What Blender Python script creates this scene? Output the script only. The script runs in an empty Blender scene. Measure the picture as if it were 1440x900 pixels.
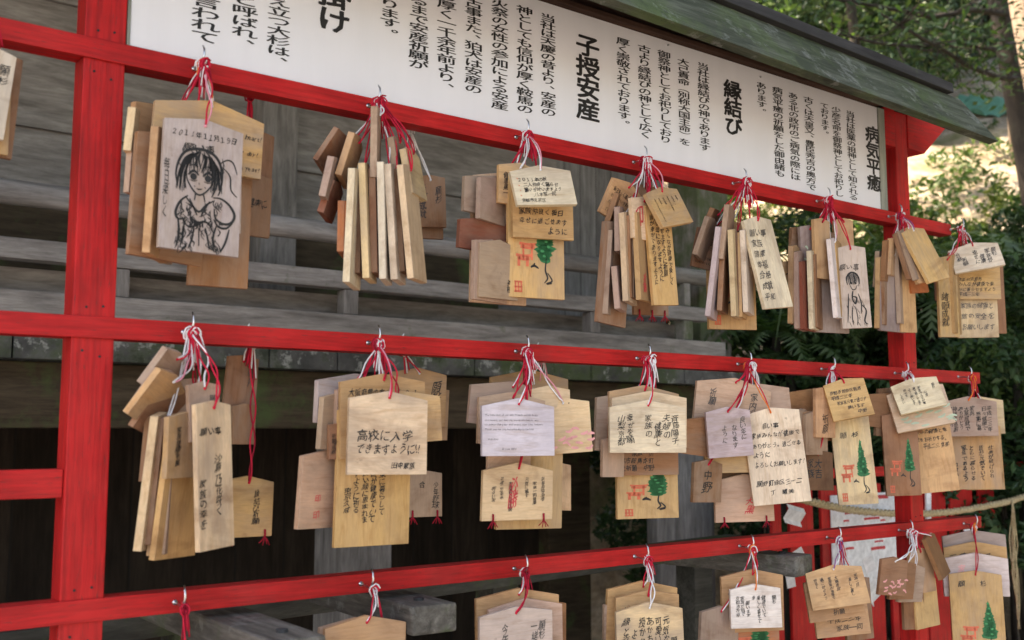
import bpy, bmesh, math, random
import numpy as np
from mathutils import Vector, Matrix
random.seed(7); np.random.seed(7)
S = bpy.context.scene
COL = S.collection
R = math.radians

# ------------------------------------------------------------------ camera, sky, sun, exposure
FOC = 1460.7; YAW = .6468; PIT = .1086; ROLL = -.0018          # focal length in pixels of a 1440 px wide frame
CAM = np.array([0., -1.4, 1.55])
_r = np.array([math.cos(YAW), -math.sin(YAW), 0]); _f0 = np.array([math.sin(YAW), math.cos(YAW), 0]); _z = np.array([0, 0, 1.])
FW = _f0*math.cos(PIT)+_z*math.sin(PIT); _up = -_f0*math.sin(PIT)+_z*math.cos(PIT)
RT = _r*math.cos(ROLL)+_up*math.sin(ROLL); UP = -_r*math.sin(ROLL)+_up*math.cos(ROLL)
cam = bpy.data.cameras.new('camera'); cam.sensor_width = 36; cam.lens = FOC/1440*36
cam.clip_start = .05; cam.clip_end = 600
cam.dof.use_dof = True; cam.dof.focus_distance = 1.95; cam.dof.aperture_fstop = 5.6
co = bpy.data.objects.new('camera', cam); COL.objects.link(co); S.camera = co
co.matrix_world = Matrix(((RT[0], UP[0], -FW[0], CAM[0]), (RT[1], UP[1], -FW[1], CAM[1]), (RT[2], UP[2], -FW[2], CAM[2]), (0, 0, 0, 1)))

SUN_AZ = math.atan2(-.66, .50)       # clockwise from +y: the sun stands behind the shrine, to the left
SUN_EL = R(52)
world = bpy.data.worlds.new('World'); S.world = world; world.use_nodes = True
wt = world.node_tree; bg = wt.nodes['Background']
sky = wt.nodes.new('ShaderNodeTexSky'); sky.sky_type = 'NISHITA'; sky.sun_disc = False
sky.sun_elevation = SUN_EL; sky.sun_rotation = SUN_AZ; sky.dust_density = 2.5; sky.air_density = 1.0; sky.ozone_density = .6
wt.links.new(sky.outputs[0], bg.inputs[0]); bg.inputs[1].default_value = .15
sl = bpy.data.lights.new('sun', 'SUN'); sl.energy = 4.8; sl.angle = R(.55); sl.color = (1, .93, .82)
so = bpy.data.objects.new('sun', sl); COL.objects.link(so)
sd = Vector((math.sin(SUN_AZ)*math.cos(SUN_EL), math.cos(SUN_AZ)*math.cos(SUN_EL), math.sin(SUN_EL)))
so.rotation_euler = sd.to_track_quat('Z', 'Y').to_euler(); so.location = sd*40
vs = S.view_settings
S.display_settings.display_device = 'sRGB'
vs.view_transform = 'Standard'; vs.look = 'None'; vs.gamma = 1; vs.use_curve_mapping = False
vs.exposure = 2.25
vs.use_white_balance = True; vs.white_balance_temperature = 7900; vs.white_balance_tint = 14
S.cycles.use_denoising = True
S.cycles.max_bounces = 8; S.cycles.transparent_max_bounces = 8

# ------------------------------------------------------------------ pixel -> world on real planes (calibration of the photograph)
def ray(px, py): return FW+RT*(px-720)/FOC+UP*(450-py)/FOC
def Wy(px, py, y): d = ray(px, py); return CAM+d*((y-CAM[1])/d[1])
def Wx(px, py, x): d = ray(px, py); return CAM+d*((x-CAM[0])/d[0])
def Wz(px, py, z): d = ray(px, py); return CAM+d*((z-CAM[2])/d[2])
def Wd(px, py, dist):
    d = ray(px, py); d = d/math.hypot(d[0], d[1]); return CAM+d*dist

# ------------------------------------------------------------------ materials
def mat(name):
    m = bpy.data.materials.new(name); m.use_nodes = True
    nt = m.node_tree; b = nt.nodes['Principled BSDF']
    return m, nt, b
def N(nt, t, **k):
    n = nt.nodes.new('ShaderNode'+t)
    for a, v in k.items(): setattr(n, a, v)
    return n
def L(nt, a, b): nt.links.new(a, b)
def ramp(nt, src, stops):
    n = N(nt, 'ValToRGB'); e = n.color_ramp.elements
    while len(e) < len(stops): e.new(.5)
    for i, (p, c) in enumerate(stops):
        e[i].position = p; e[i].color = (c[0], c[1], c[2], 1) if not isinstance(c, (int, float)) else (c, c, c, 1)
    L(nt, src, n.inputs[0]); return n.outputs[0]
def noise(nt, vec, scale=5, detail=4, rough=.55, dist=0):
    n = N(nt, 'TexNoise'); n.inputs['Scale'].default_value = scale; n.inputs['Detail'].default_value = detail
    n.inputs['Roughness'].default_value = rough; n.inputs['Distortion'].default_value = dist
    if vec is not None: L(nt, vec, n.inputs['Vector'])
    return n.outputs['Fac']
def mapping(nt, vec, scale=(1, 1, 1), rot=(0, 0, 0), loc=None):
    n = N(nt, 'Mapping'); n.inputs['Scale'].default_value = scale; n.inputs['Rotation'].default_value = rot
    L(nt, vec, n.inputs['Vector'])
    if loc is not None: L(nt, loc, n.inputs['Location'])
    return n.outputs[0]
def mix(nt, fac, a, b, mode='MIX'):
    n = N(nt, 'MixRGB', blend_type=mode)
    for s, v in ((0, fac), (1, a), (2, b)):
        if isinstance(v, (int, float)): n.inputs[s].default_value = v
        elif isinstance(v, tuple): n.inputs[s].default_value = (*v, 1)
        else: L(nt, v, n.inputs[s])
    return n.outputs[0]
def bump(nt, b, h, strength=.3, dist=.002):
    n = N(nt, 'Bump'); n.inputs['Strength'].default_value = strength; n.inputs['Distance'].default_value = dist
    L(nt, h, n.inputs['Height']); L(nt, n.outputs[0], b.inputs['Normal'])
def objcoord(nt): return N(nt, 'TexCoord').outputs['Object']
def plain(name, c, rough=.6, metal=0., spec=.5):
    m, nt, b = mat(name); v = objcoord(nt); n = noise(nt, v, 60, 3)
    L(nt, mix(nt, 1, c, ramp(nt, n, [(.3, .82), (.7, 1.12)]), 'MULTIPLY'), b.inputs['Base Color'])
    b.inputs['Roughness'].default_value = rough; b.inputs['Metallic'].default_value = metal; b.inputs['Specular IOR Level'].default_value = spec
    return m

def red_paint(name, stretch):
    m, nt, b = mat(name); v = objcoord(nt)
    g = noise(nt, mapping(nt, v, stretch), 6, 5, .6); big = noise(nt, v, 7, 4)
    c = ramp(nt, big, [(.3, (.38, .013, .013)), (.5, (.55, .018, .019)), (.75, (.62, .032, .029))])
    c = mix(nt, 1, c, ramp(nt, g, [(.32, .66), (.6, 1.05)]), 'MULTIPLY')
    chips = noise(nt, mapping(nt, v, tuple(s*.6 for s in stretch)), 24, 3, .7)
    c = mix(nt, ramp(nt, chips, [(.63, 0.), (.67, .85)]), c, (.10, .035, .028))
    fade = noise(nt, v, 2.3, 5, .7)
    c = mix(nt, ramp(nt, fade, [(.52, 0.), (.76, .24)]), c, (.56, .13, .12))
    L(nt, c, b.inputs['Base Color']); L(nt, ramp(nt, g, [(.3, .42), (.7, .62)]), b.inputs['Roughness'])
    b.inputs['Specular IOR Level'].default_value = .22
    bump(nt, b, g, .5, .0014); return m
RED_X = red_paint('red paint grain along', (2, 30, 30)); RED_Z = red_paint('red paint grain up', (30, 30, 2))

def old_wood(name, stretch, c0, c1, c2, moss=0., mossz=None, lichen=0., boards=None, scale=1.):
    m, nt, b = mat(name); v = objcoord(nt)
    warp = noise(nt, v, 2.2*scale, 3)
    mp = mapping(nt, v, stretch)
    g = noise(nt, mp, 3.2*scale, 8, .68, .6); g2 = noise(nt, mp, 11*scale, 5, .7); big = noise(nt, v, 1.7*scale, 5, .6, .4)
    c = ramp(nt, g, [(.25, c0), (.5, c1), (.75, c2)])
    c = mix(nt, .75, c, ramp(nt, g2, [(.3, .62), (.62, 1.15)]), 'MULTIPLY')
    c = mix(nt, .8, c, ramp(nt, big, [(.3, .6), (.7, 1.2)]), 'MULTIPLY')
    if moss > 0:
        mn = noise(nt, v, 4.5, 6, .7)
        f = ramp(nt, mn, [(.62-moss*.35, 0.), (.72-moss*.25, .8)])
        c = mix(nt, f, c, (.085, .125, .045))
    if lichen > 0:
        ln = noise(nt, v, 17, 5, .75)
        c = mix(nt, ramp(nt, ln, [(.56, 0.), (.64, lichen)]), c, (.42, .43, .40))
        dn = noise(nt, v, 9, 5, .7)
        c = mix(nt, ramp(nt, dn, [(.57, 0.), (.66, .7)]), c, (.035, .037, .035))
    h = g
    if boards:
        axis, width = boards
        s = N(nt, 'SeparateXYZ'); L(nt, v, s.inputs[0])
        d = N(nt, 'MATH' if False else 'Math', operation='DIVIDE'); L(nt, s.outputs[axis], d.inputs[0]); d.inputs[1].default_value = width
        fr = N(nt, 'Math', operation='FRACT'); L(nt, d.outputs[0], fr.inputs[0])
        fl = N(nt, 'Math', operation='FLOOR'); L(nt, d.outputs[0], fl.inputs[0])
        wn = N(nt, 'TexWhiteNoise', noise_dimensions='1D'); L(nt, fl.outputs[0], wn.inputs['W'])
        c = mix(nt, 1, c, ramp(nt, wn.outputs['Value'], [(0, .68), (1, 1.22)]), 'MULTIPLY')
        gap = ramp(nt, fr.outputs[0], [(0, 0.), (.03, 1.), (.97, 1.), (1, 0.)])
        c = mix(nt, gap, (.02, .018, .016), c)
        h = mix(nt, .5, g, gap)
    L(nt, c, b.inputs['Base Color']); b.inputs['Roughness'].default_value = .88; b.inputs['Specular IOR Level'].default_value = .2
    bump(nt, b, h, .6, .004); return m
GREY = ((.12, .109, .10), (.26, .24, .225), (.42, .39, .368))
WOOD_X = old_wood('grey timber along', (1, 9, 9), (.16, .146, .134), (.33, .306, .288), (.50, .468, .442), moss=.05)
WOOD_Y = old_wood('grey timber across', (9, 1, 9), (.05, .045, .038), (.13, .118, .10), (.26, .24, .21), moss=.3, lichen=.2, scale=1.6)
WOOD_Z = old_wood('grey timber up', (9, 9, 1), *GREY, moss=.06)
WALL_X = old_wood('grey wall boards', (1, 6, 7), (.18, .163, .15), (.33, .305, .288), (.50, .468, .444), moss=.0)
SIDING = old_wood('grey upright siding', (8, 8, .8), (.20, .193, .19), (.33, .32, .316), (.47, .456, .448), boards=(0, .095))
MOSSY_Z = old_wood('mossy grey post', (9, 9, 1), *GREY, moss=.62)
LICHEN = old_wood('lichened board ends', (2, 3, 2), (.06, .06, .058), (.12, .12, .115), (.2, .2, .19), moss=.42, lichen=.8)
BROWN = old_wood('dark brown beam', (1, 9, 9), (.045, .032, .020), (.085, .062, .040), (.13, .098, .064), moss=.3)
DARK = old_wood('shade dark underfloor boards', (8, 8, .8), (.022, .015, .011), (.036, .026, .019), (.06, .044, .032), boards=(0, .21))  # dark stained wood, with the underfloor shade also put into its colour
GREYGREEN = old_wood('damp grey green timber', (1, 9, 9), (.04, .04, .035), (.075, .076, .066), (.13, .13, .115), moss=.25)
ROOFGREEN = old_wood('algae green roof plank', (1, 8, 8), (.030, .038, .025), (.075, .087, .060), (.17, .182, .138), moss=.4, lichen=.25, scale=1.8)
ROOFDARK = old_wood('dark weathered cap', (1, 9, 9), (.025, .025, .025), (.045, .045, .046), (.075, .075, .075), moss=.1)
ROOFBROWN = old_wood('brown eave underside', (1, 9, 9), (.035, .018, .012), (.07, .036, .024), (.11, .06, .04))
FRAMEWOOD = old_wood('pale grey sign frame', (9, 9, 1), (.22, .23, .19), (.32, .33, .28), (.42, .43, .37), moss=.1)

def ema_wood(name, stretch, edge=0):
    m, nt, b = mat(name); v = objcoord(nt); oi = N(nt, 'ObjectInfo')
    rv = N(nt, 'Math', operation='MULTIPLY'); L(nt, oi.outputs['Random'], rv.inputs[0]); rv.inputs[1].default_value = 37
    comb = N(nt, 'CombineXYZ'); L(nt, rv.outputs[0], comb.inputs[0]); L(nt, rv.outputs[0], comb.inputs[1]); L(nt, rv.outputs[0], comb.inputs[2])
    mp = mapping(nt, v, stretch, loc=comb.outputs[0])
    g = noise(nt, mp, 14, 4, .6, .8); fine = noise(nt, mp, 70, 3, .6)
    big = noise(nt, mapping(nt, v, (1, 1, 1), loc=comb.outputs[0]), 16, 4, .6)
    c = mix(nt, 1, oi.outputs['Color'], ramp(nt, g, [(.3, (.86, .79, .72)), (.5, (1, 1, 1)), (.7, (1.06, 1.05, 1.02))]), 'MULTIPLY')
    c = mix(nt, .5, c, ramp(nt, fine, [(.3, .8), (.7, 1.1)]), 'MULTIPLY')
    c = mix(nt, .8, c, ramp(nt, big, [(.32, (.80, .78, .78)), (.6, (1.06, 1.05, 1.03))]), 'MULTIPLY')
    wn = N(nt, 'TexWhiteNoise', noise_dimensions='1D'); L(nt, rv.outputs[0], wn.inputs['W'])
    wamt = N(nt, 'Math', operation='MULTIPLY'); L(nt, wn.outputs['Value'], wamt.inputs[0])
    L(nt, ramp(nt, noise(nt, mapping(nt, v, tuple(.35+.12*q for q in stretch), loc=comb.outputs[0]), 15, 5, .65), [(.40, 0.), (.66, .8)]), wamt.inputs[1])
    c = mix(nt, wamt.outputs[0], c, (.36, .265, .195))
    stain = noise(nt, mapping(nt, v, (1, 1, 1.6), loc=comb.outputs[0]), 9, 5, .6, .6)
    c = mix(nt, 1, c, ramp(nt, stain, [(.30, (.70, .64, .60)), (.46, (1, 1, 1))]), 'MULTIPLY')
    spot = noise(nt, mapping(nt, v, (1, 1, 1), loc=comb.outputs[0]), 55, 3, .75)
    c = mix(nt, ramp(nt, spot, [(.70, 0.), (.76, .45)]), c, (.16, .10, .06))
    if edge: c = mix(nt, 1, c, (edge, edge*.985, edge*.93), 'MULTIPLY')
    L(nt, c, b.inputs['Base Color']); b.inputs['Roughness'].default_value = .66; b.inputs['Specular IOR Level'].default_value = .3
    bump(nt, b, g, .2, .0006); return m
EMA_H = ema_wood('plaque wood grain across', (1, 8, 9)); EMA_V = ema_wood('plaque wood grain down', (9, 8, 1))
EMA_E = ema_wood('plaque sawn edge', (3, 9, 3), 1.1); EMA_LIT = ema_wood('plaque painted lit edge', (3, 9, 3), 1.32)  # last one is for edge-on boards, lit edges painted in by a lighter colour
INK = plain('black ink', (.018, .016, .016), .5); INKG = plain('faded ink', (.10, .085, .075), .6)
INKR = plain('red ink', (.62, .05, .06), .6); SEAL = plain('vermilion stamp', (.72, .16, .08), .6)
LEAFINK = plain('green print', (.015, .17, .055), .6); LEAFINK2 = plain('light green print', (.04, .30, .10), .6)
PINKINK = plain('pale pink print', (.78, .35, .33), .6); MAPINK = plain('pale green print', (.45, .52, .36), .6)
STEEL = plain('steel', (.62, .62, .64), .28, 1.0)
CORDS = {k: plain(k+' cord', c, .8, 0, .2) for k, c in dict(red=(.62, .02, .05), dred=(.34, .012, .03), white=(.80, .77, .76), pink=(.78, .30, .36), orange=(.85, .22, .04), violet=(.30, .10, .26), yellow=(.75, .55, .12)).items()}
def board_white():
    m, nt, b = mat('white sign paint'); v = objcoord(nt)
    n1 = noise(nt, v, 3.5, 5, .6); n2 = noise(nt, mapping(nt, v, (6, 6, .7)), 4, 4, .6)
    c = mix(nt, ramp(nt, n1, [(.58, 0.), (.78, .4)]), (.835, .83, .86), (.81, .78, .73))
    c = mix(nt, 1, c, ramp(nt, n2, [(.3, .97), (.65, 1.01)]), 'MULTIPLY')
    L(nt, c, b.inputs['Base Color']); b.inputs['Roughness'].default_value = .3; b.inputs['Specular IOR Level'].default_value = .4; return m
WHITE = board_white(); PAPER = plain('white paper', (.86, .865, .88), .8)
def straw():
    m, nt, b = mat('straw rope'); v = objcoord(nt); n = noise(nt, mapping(nt, v, (3, 3, 3)), 60, 3)
    L(nt, ramp(nt, n, [(.3, (.36, .26, .13)), (.7, (.66, .53, .32))]), b.inputs['Base Color']); b.inputs['Roughness'].default_value = .85
    bump(nt, b, n, .6, .001); return m
STRAW = straw()
def leaf_mat(name, c0, c1, c2, trans=.35):
    m, nt, b = mat(name); g = N(nt, 'NewGeometry')
    c = ramp(nt, g.outputs['Random Per Island'], [(0, c0), (.55, c1), (1, c2)])
    L(nt, c, b.inputs['Base Color']); b.inputs['Roughness'].default_value = .45; b.inputs['Specular IOR Level'].default_value = .35
    t = N(nt, 'BsdfTranslucent'); ms = N(nt, 'MixShader'); ms.inputs[0].default_value = trans
    L(nt, mix(nt, 1, c, (1.5, 1.7, .7) if trans > .3 else (1.0, 1.1, .5), 'MULTIPLY'), t.inputs[0])
    out = nt.nodes['Material Output']; L(nt, b.outputs[0], ms.inputs[1]); L(nt, t.outputs[0], ms.inputs[2]); L(nt, ms.outputs[0], out.inputs[0])
    return m
LEAF_DARK = leaf_mat('dark evergreen leaf', (.016, .042, .016), (.032, .074, .027), (.060, .115, .042), .2)
LEAF_MID = leaf_mat('mid green leaf', (.03, .065, .018), (.05, .105, .03), (.10, .15, .05))
LEAF_BRIGHT = leaf_mat('fresh yellow green leaf', (.06, .10, .025), (.11, .155, .045), (.20, .22, .09), .45)
LEAF_FERN = leaf_mat('fern frond', (.05, .10, .032), (.09, .155, .055), (.15, .21, .10))
LEAF_BLUE = leaf_mat('bluish cedar spray', (.018, .046, .024), (.030, .070, .038), (.05, .10, .058), .2)
def bark(name, c0, c1):
    m, nt, b = mat(name); v = objcoord(nt); n = noise(nt, mapping(nt, v, (5, 5, .8)), 5, 6, .7); p = noise(nt, v, 2, 4, .6)
    c = ramp(nt, n, [(.3, c0), (.7, c1)]); c = mix(nt, ramp(nt, p, [(.55, 0.), (.75, .4)]), c, (.11, .12, .08))
    L(nt, c, b.inputs['Base Color']); b.inputs['Roughness'].default_value = .9; bump(nt, b, n, .8, .02); return m
BARK = bark('dark bark', (.018, .014, .011), (.06, .047, .036)); BARKP = bark('pale bark', (.16, .11, .08), (.36, .28, .21))
def gravel():
    m, nt, b = mat('gravel ground'); v = objcoord(nt); vo = N(nt, 'TexVoronoi'); vo.inputs['Scale'].default_value = 45; L(nt, v, vo.inputs['Vector'])
    c = ramp(nt, vo.outputs['Color'], [(.1, (.07, .07, .07)), (.5, (.16, .155, .15)), (.9, (.30, .29, .28))])
    c = mix(nt, .7, c, ramp(nt, noise(nt, v, 1.3, 4), [(.3, .65), (.7, 1.1)]), 'MULTIPLY')
    L(nt, c, b.inputs['Base Color']); b.inputs['Roughness'].default_value = .9; bump(nt, b, vo.outputs['Distance'], .8, .012); return m
GRAVEL = gravel()
def litter():
    m, nt, b = mat('leaf litter slope'); v = objcoord(nt)
    n = noise(nt, v, 3.0, 8, .7, .5); n2 = noise(nt, v, 16, 5, .7)
    c = ramp(nt, n, [(.26, (.09, .065, .04)), (.42, (.30, .23, .15)), (.56, (.46, .38, .28)), (.72, (.56, .50, .40))])
    c = mix(nt, 1, c, ramp(nt, n2, [(.3, .55), (.65, 1.15)]), 'MULTIPLY')
    gr = noise(nt, v, 1.1, 6, .7); c = mix(nt, ramp(nt, gr, [(.52, 0.), (.66, .75)]), c, (.13, .16, .05))
    L(nt, c, b.inputs['Base Color']); b.inputs['Roughness'].default_value = .95; bump(nt, b, n2, 1, .05); return m
LITTER = litter()
TARP = plain('teal netting', (.10, .30, .22), .7)

# ------------------------------------------------------------------ mesh helpers
class MB:
    def __init__(s): s.v = []; s.f = []; s.m = []
    def add(s, vs, fs, mi=0):
        o = len(s.v); s.v += [tuple(map(float, p)) for p in vs]; s.f += [tuple(i+o for i in f) for f in fs]; s.m += [mi]*len(fs)
    def box(s, x0, x1, y0, y1, z0, z1, mi=0):
        s.add([(x0, y0, z0), (x1, y0, z0), (x1, y1, z0), (x0, y1, z0), (x0, y0, z1), (x1, y0, z1), (x1, y1, z1), (x0, y1, z1)],
              [(3, 2, 1, 0), (4, 5, 6, 7), (0, 1, 5, 4), (1, 2, 6, 5), (2, 3, 7, 6), (3, 0, 4, 7)], mi)
    def obox(s, a, b, w, h, side=None, mi=0):                  # timber from a to b, w wide, h high
        a = Vector(a); b = Vector(b); d = (b-a).normalized(); sd_ = d.cross(Vector((0, 0, 1))).normalized() if side is None else Vector(side)
        u = sd_.cross(d).normalized(); q = []
        for p in (a, b):
            for i, j in ((-1, -1), (1, -1), (1, 1), (-1, 1)): q.append(p+sd_*(w/2*i)+u*(h/2*j))
        s.add(q, [(0, 1, 2, 3), (7, 6, 5, 4), (0, 4, 5, 1), (1, 5, 6, 2), (2, 6, 7, 3), (3, 7, 4, 0)], mi)
    def prism(s, pts, d, mi=0):                                # polygon extruded by vector d
        n = len(pts); s.add(list(pts)+[tuple(np.array(p)+np.array(d)) for p in pts],
              [tuple(range(n)), tuple(range(2*n-1, n-1, -1))]+[(i, i+n, (i+1) % n+n, (i+1) % n) for i in range(n)], mi)
    def tube(s, path, r, n=6, mi=0):
        P = [Vector(p) for p in path]; rr = r if isinstance(r, (list, tuple)) else [r]*len(P)
        t0 = (P[1]-P[0]).normalized(); ref = Vector((0, 0, 1)) if abs(t0.z) < .9 else Vector((1, 0, 0)); u = t0.cross(ref).normalized(); q = []
        for i, p in enumerate(P):
            t = (P[min(i+1, len(P)-1)]-P[max(i-1, 0)])
            t = t.normalized() if t.length > 1e-9 else t0
            u = (u-t*u.dot(t)); u = u.normalized() if u.length > 1e-6 else t.orthogonal().normalized(); w = t.cross(u)
            for k in range(n): a = 2*math.pi*k/n; q.append(p+(u*math.cos(a)+w*math.sin(a))*rr[i])
        f = [(i*n+k, i*n+(k+1) % n, (i+1)*n+(k+1) % n, (i+1)*n+k) for i in range(len(P)-1) for k in range(n)]
        f += [tuple(range(n-1, -1, -1)), tuple((len(P)-1)*n+k for k in range(n))]
        s.add(q, f, mi)
    def build(s, name, mats, parent=None, smooth=False, bevel=0):
        me = bpy.data.meshes.new(name); me.from_pydata(s.v, [], s.f)
        for m in (mats if isinstance(mats, list) else [mats]): me.materials.append(m)
        me.polygons.foreach_set('material_index', s.m)
        bm = bmesh.new(); bm.from_mesh(me); bmesh.ops.recalc_face_normals(bm, faces=bm.faces)
        if bevel: bmesh.ops.bevel(bm, geom=list(bm.edges), offset=bevel, segments=2, profile=.6, affect='EDGES', clamp_overlap=True)
        bm.to_mesh(me); bm.free()
        if smooth: me.polygons.foreach_set('use_smooth', [True]*len(me.polygons))
        o = bpy.data.objects.new(name, me); COL.objects.link(o)
        if parent: o.parent = parent
        return o
def raw(name, v, f, m, parent=None):                           # leaves and lettering: open sheets, no recalculation
    me = bpy.data.meshes.new(name); me.from_pydata(v, [], f); me.materials.append(m)
    o = bpy.data.objects.new(name, me); COL.objects.link(o)
    if parent: o.parent = parent
    return o
def empty(name, loc=(0, 0, 0)):
    o = bpy.data.objects.new(name, None); o.location = loc; o.empty_display_size = .05; COL.objects.link(o); return o
def tag(o, label=None, cat=None, group=None, kind=None):
    for k, v in (('label', label), ('category', cat), ('group', group), ('kind', kind)):
        if v: o[k] = v
    return o

# ------------------------------------------------------------------ glyphs
_G = {}
def glyph(ch, bold=0.):
    k = ch
    if k in _G: return _G[k]
    cu = bpy.data.curves.new('g', 'FONT'); cu.body = ch; cu.size = 60; cu.resolution_u = 2; cu.offset = 0
    ob = bpy.data.objects.new('g', cu); COL.objects.link(ob)
    dg = bpy.context.evaluated_depsgraph_get(); dg.update()
    me = bpy.data.meshes.new_from_object(ob.evaluated_get(dg))
    v = np.array([p.co[:2] for p in me.vertices])/60 if len(me.vertices) else np.zeros((0, 2)); f = [tuple(p.vertices) for p in me.polygons]
    bpy.data.objects.remove(ob); bpy.data.curves.remove(cu); bpy.data.meshes.remove(me)
    if len(v):
        if ord(ch) < 256: adv = v[:, 0].max()+.09
        else: v = v-np.array([.5, .38]); adv = 1.
    else: adv = .35
    _G[k] = (v, f, adv); return _G[k]
def put(mb, ch, cx, cz, w, h, y, bold=0., jit=0., rot=0.):
    v, f, a = glyph(ch, bold)
    if not len(v): return
    r = random.gauss(0, jit*.5)+rot; c, s = math.cos(r), math.sin(r); sx = w*(1+random.gauss(0, jit)); sz = h*(1+random.gauss(0, jit))
    sh = random.gauss(.1, .12) if jit else 0
    x = v[:, 0]+sh*v[:, 1]; z = v[:, 1]
    if jit:                                             # a hand's wobble: rising strokes, bent verticals, uneven pressure
        a1, a2 = random.uniform(0, 6.3), random.uniform(0, 6.3); z = z+random.uniform(.05, .17)*x
        x, z = x+.045*np.sin(5.5*z+a1)+.02*np.sin(13*z+a2), z+.045*np.sin(5*x+a2)+.02*np.sin(12*x+a1); bold = bold*random.uniform(.2, 1.7)
    X = (x*c-z*s)*sx+cx+random.gauss(0, jit*.4)*w; Z = (x*s+z*c)*sz+cz+random.gauss(0, jit*.4)*h
    for i, (ox, oz) in enumerate(((-1, -.6), (1, .6), (-.6, 1), (.6, -1))[:4 if bold > .02 else 2] if bold > .003 else ((0, 0),)):   # a broader nib
        mb.add([(p+ox*bold*w, y-.00004*i, q+oz*bold*h) for p, q in zip(X, Z)], f)
def vcol(mb, s, x, ztop, pitch, w, y, bold=0., jit=0.):
    for i, ch in enumerate(s):
        cz = ztop-(i+.5)*pitch
        if ch in '、。': put(mb, ch, x+.55*w, cz+.5*pitch, w, pitch, y, bold, jit)
        elif ch in '（）ー…': put(mb, ch, x, cz, w, pitch, y, bold, jit, -math.pi/2)
        else: put(mb, ch, x, cz, w*1.06, pitch*1.06, y, bold, jit)
def hline(mb, s, x0, z, size, y, bold=0., jit=0., width=None):
    tot = sum(glyph(c, bold)[2] if ord(c) < 256 else 1. for c in s); k = size
    if width and tot*k > width: k = width/tot
    x = x0
    for ch in s:
        v, f, a = glyph(ch, bold)
        if ord(ch) < 256: put(mb, ch, x, z-.3*size, k, size, y, bold, jit); x += a*k
        else: put(mb, ch, x+.5*k, z, k, min(size, k*1.25), y, bold, jit); x += k
def stroke(mb, pts, w, y, taper=True):
    P = [Vector((p[0], 0, p[1])) for p in pts]
    if len(P) > 2:                                            # smooth
        Q = [P[0]]
        for i in range(len(P)-1):
            p0, p1, p2, p3 = P[max(i-1, 0)], P[i], P[i+1], P[min(i+2, len(P)-1)]
            for t in (.25, .5, .75, 1.): Q.append(.5*((2*p1)+(p2-p0)*t+(2*p0-5*p1+4*p2-p3)*t*t+(3*p1-p0-3*p2+p3)*t**3))
        P = Q
    n = len(P); vs = []
    for i, p in enumerate(P):
        t = P[min(i+1, n-1)]-P[max(i-1, 0)]
        if t.length < 1e-9: t = Vector((1, 0, 0))
        t.normalize(); nn = Vector((-t.z, 0, t.x)); k = w/2*((.35+.65*math.sin(math.pi*min(1, (i+.6)/(n)))) if taper else 1)
        vs += [(p.x+nn.x*k, y, p.z+nn.z*k), (p.x-nn.x*k, y, p.z-nn.z*k)]
    mb.add(vs, [(2*i, 2*i+1, 2*i+3, 2*i+2) for i in range(n-1)])
def blob(mb, cx, cz, rx, rz, y, n=12, wob=0.):
    vs = [(cx+rx*math.cos(a)*(1+random.uniform(-wob, wob)), y, cz+rz*math.sin(a)*(1+random.uniform(-wob, wob))) for a in np.linspace(0, 2*math.pi, n, endpoint=False)]
    mb.add(vs, [tuple(range(n))])

# ------------------------------------------------------------------ ground and hillside
g = MB(); g.add([(-250, -250, 0), (250, -250, 0), (250, 250, 0), (-250, 250, 0)], [(0, 1, 2, 3)])
tag(g.build('ground', GRAVEL), kind='structure')
def hill_z(x, y):
    u = .85*x+.5*y
    if u < 4.5: return -.12
    a = min(1, (u-4.5)/1.1); z = -.12+1.55*(a*a*(3-2*a))
    if u > 5.4: z += (u-5.4)*.52
    z += .28*math.sin(x*1.1+y*.7)*math.sin(y*.9-x*.3)*min(1, (u-4.5)/2)+.10*math.sin(x*3.1+1)*math.sin(y*2.7)*min(1, (u-4.5)/2)
    return z
hv = []; hf = []; nx, ny = 130, 130
for j in range(ny):
    for i in range(nx):
        s_ = i/(nx-1); t_ = j/(ny-1); uu = 4.3+46*s_**1.6; tt = -26+60*t_          # along the rise, across it
        x = .874*uu/.986-.514*tt; y = .514*uu/.986+.874*tt
        hv.append((x, y, hill_z(x, y)+random.uniform(-.03, .03)))
for j in range(ny-1):
    for i in range(nx-1): a = j*nx+i; hf.append((a, a+1, a+nx+1, a+nx))
hill = raw('hillside', hv, hf, LITTER); tag(hill, kind='structure'); hill.data.polygons.foreach_set('use_smooth', [True]*len(hf))

# ------------------------------------------------------------------ shrine building behind the rack
B = empty('shrine_building', (1, 2.5, 0))
tag(B, 'weathered grey timber shrine hall with raised veranda standing behind the plaque rack', 'building')
def bpart(mb, name, m, parent=None, bevel=0, smooth=False):
    o = mb.build(name, m, None, smooth, bevel); o.parent = parent or B
    o.matrix_parent_inverse = Matrix.Translation(B.location).inverted()
    return o
BX0 = -5.2; BX1 = Wy(1028, 480, 1.62)[0]
wx = Wy(783, 300, 2.1)[0]
m_ = MB(); m_.box(BX0, wx, 2.1, 2.2, 1.80, 4.2); bpart(m_, 'wall', WALL_X)
for za, zb, q in ((2.52, 2.56, .02), (2.95, 2.99, .02)):
    m_ = MB(); m_.box(BX0, wx-.002, 2.08, 2.098, za, zb); bpart(m_, 'batten', WALL_X)
m_ = MB(); m_.box(wx+.002, BX1+.1, 2.11, 2.2, 1.80, 4.2); bpart(m_, 'siding', SIDING)
a = Wy(362, 250, 2.02)[0]; b_ = Wy(412, 250, 2.02)[0]
for x0 in (a, a-2.1, a-4.2):
    m_ = MB(); m_.box(x0, x0+(b_-a), 1.98, 2.1-.003, 1.80, 4.2); bpart(m_, 'pillar', WOOD_Z, bevel=.006)
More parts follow.
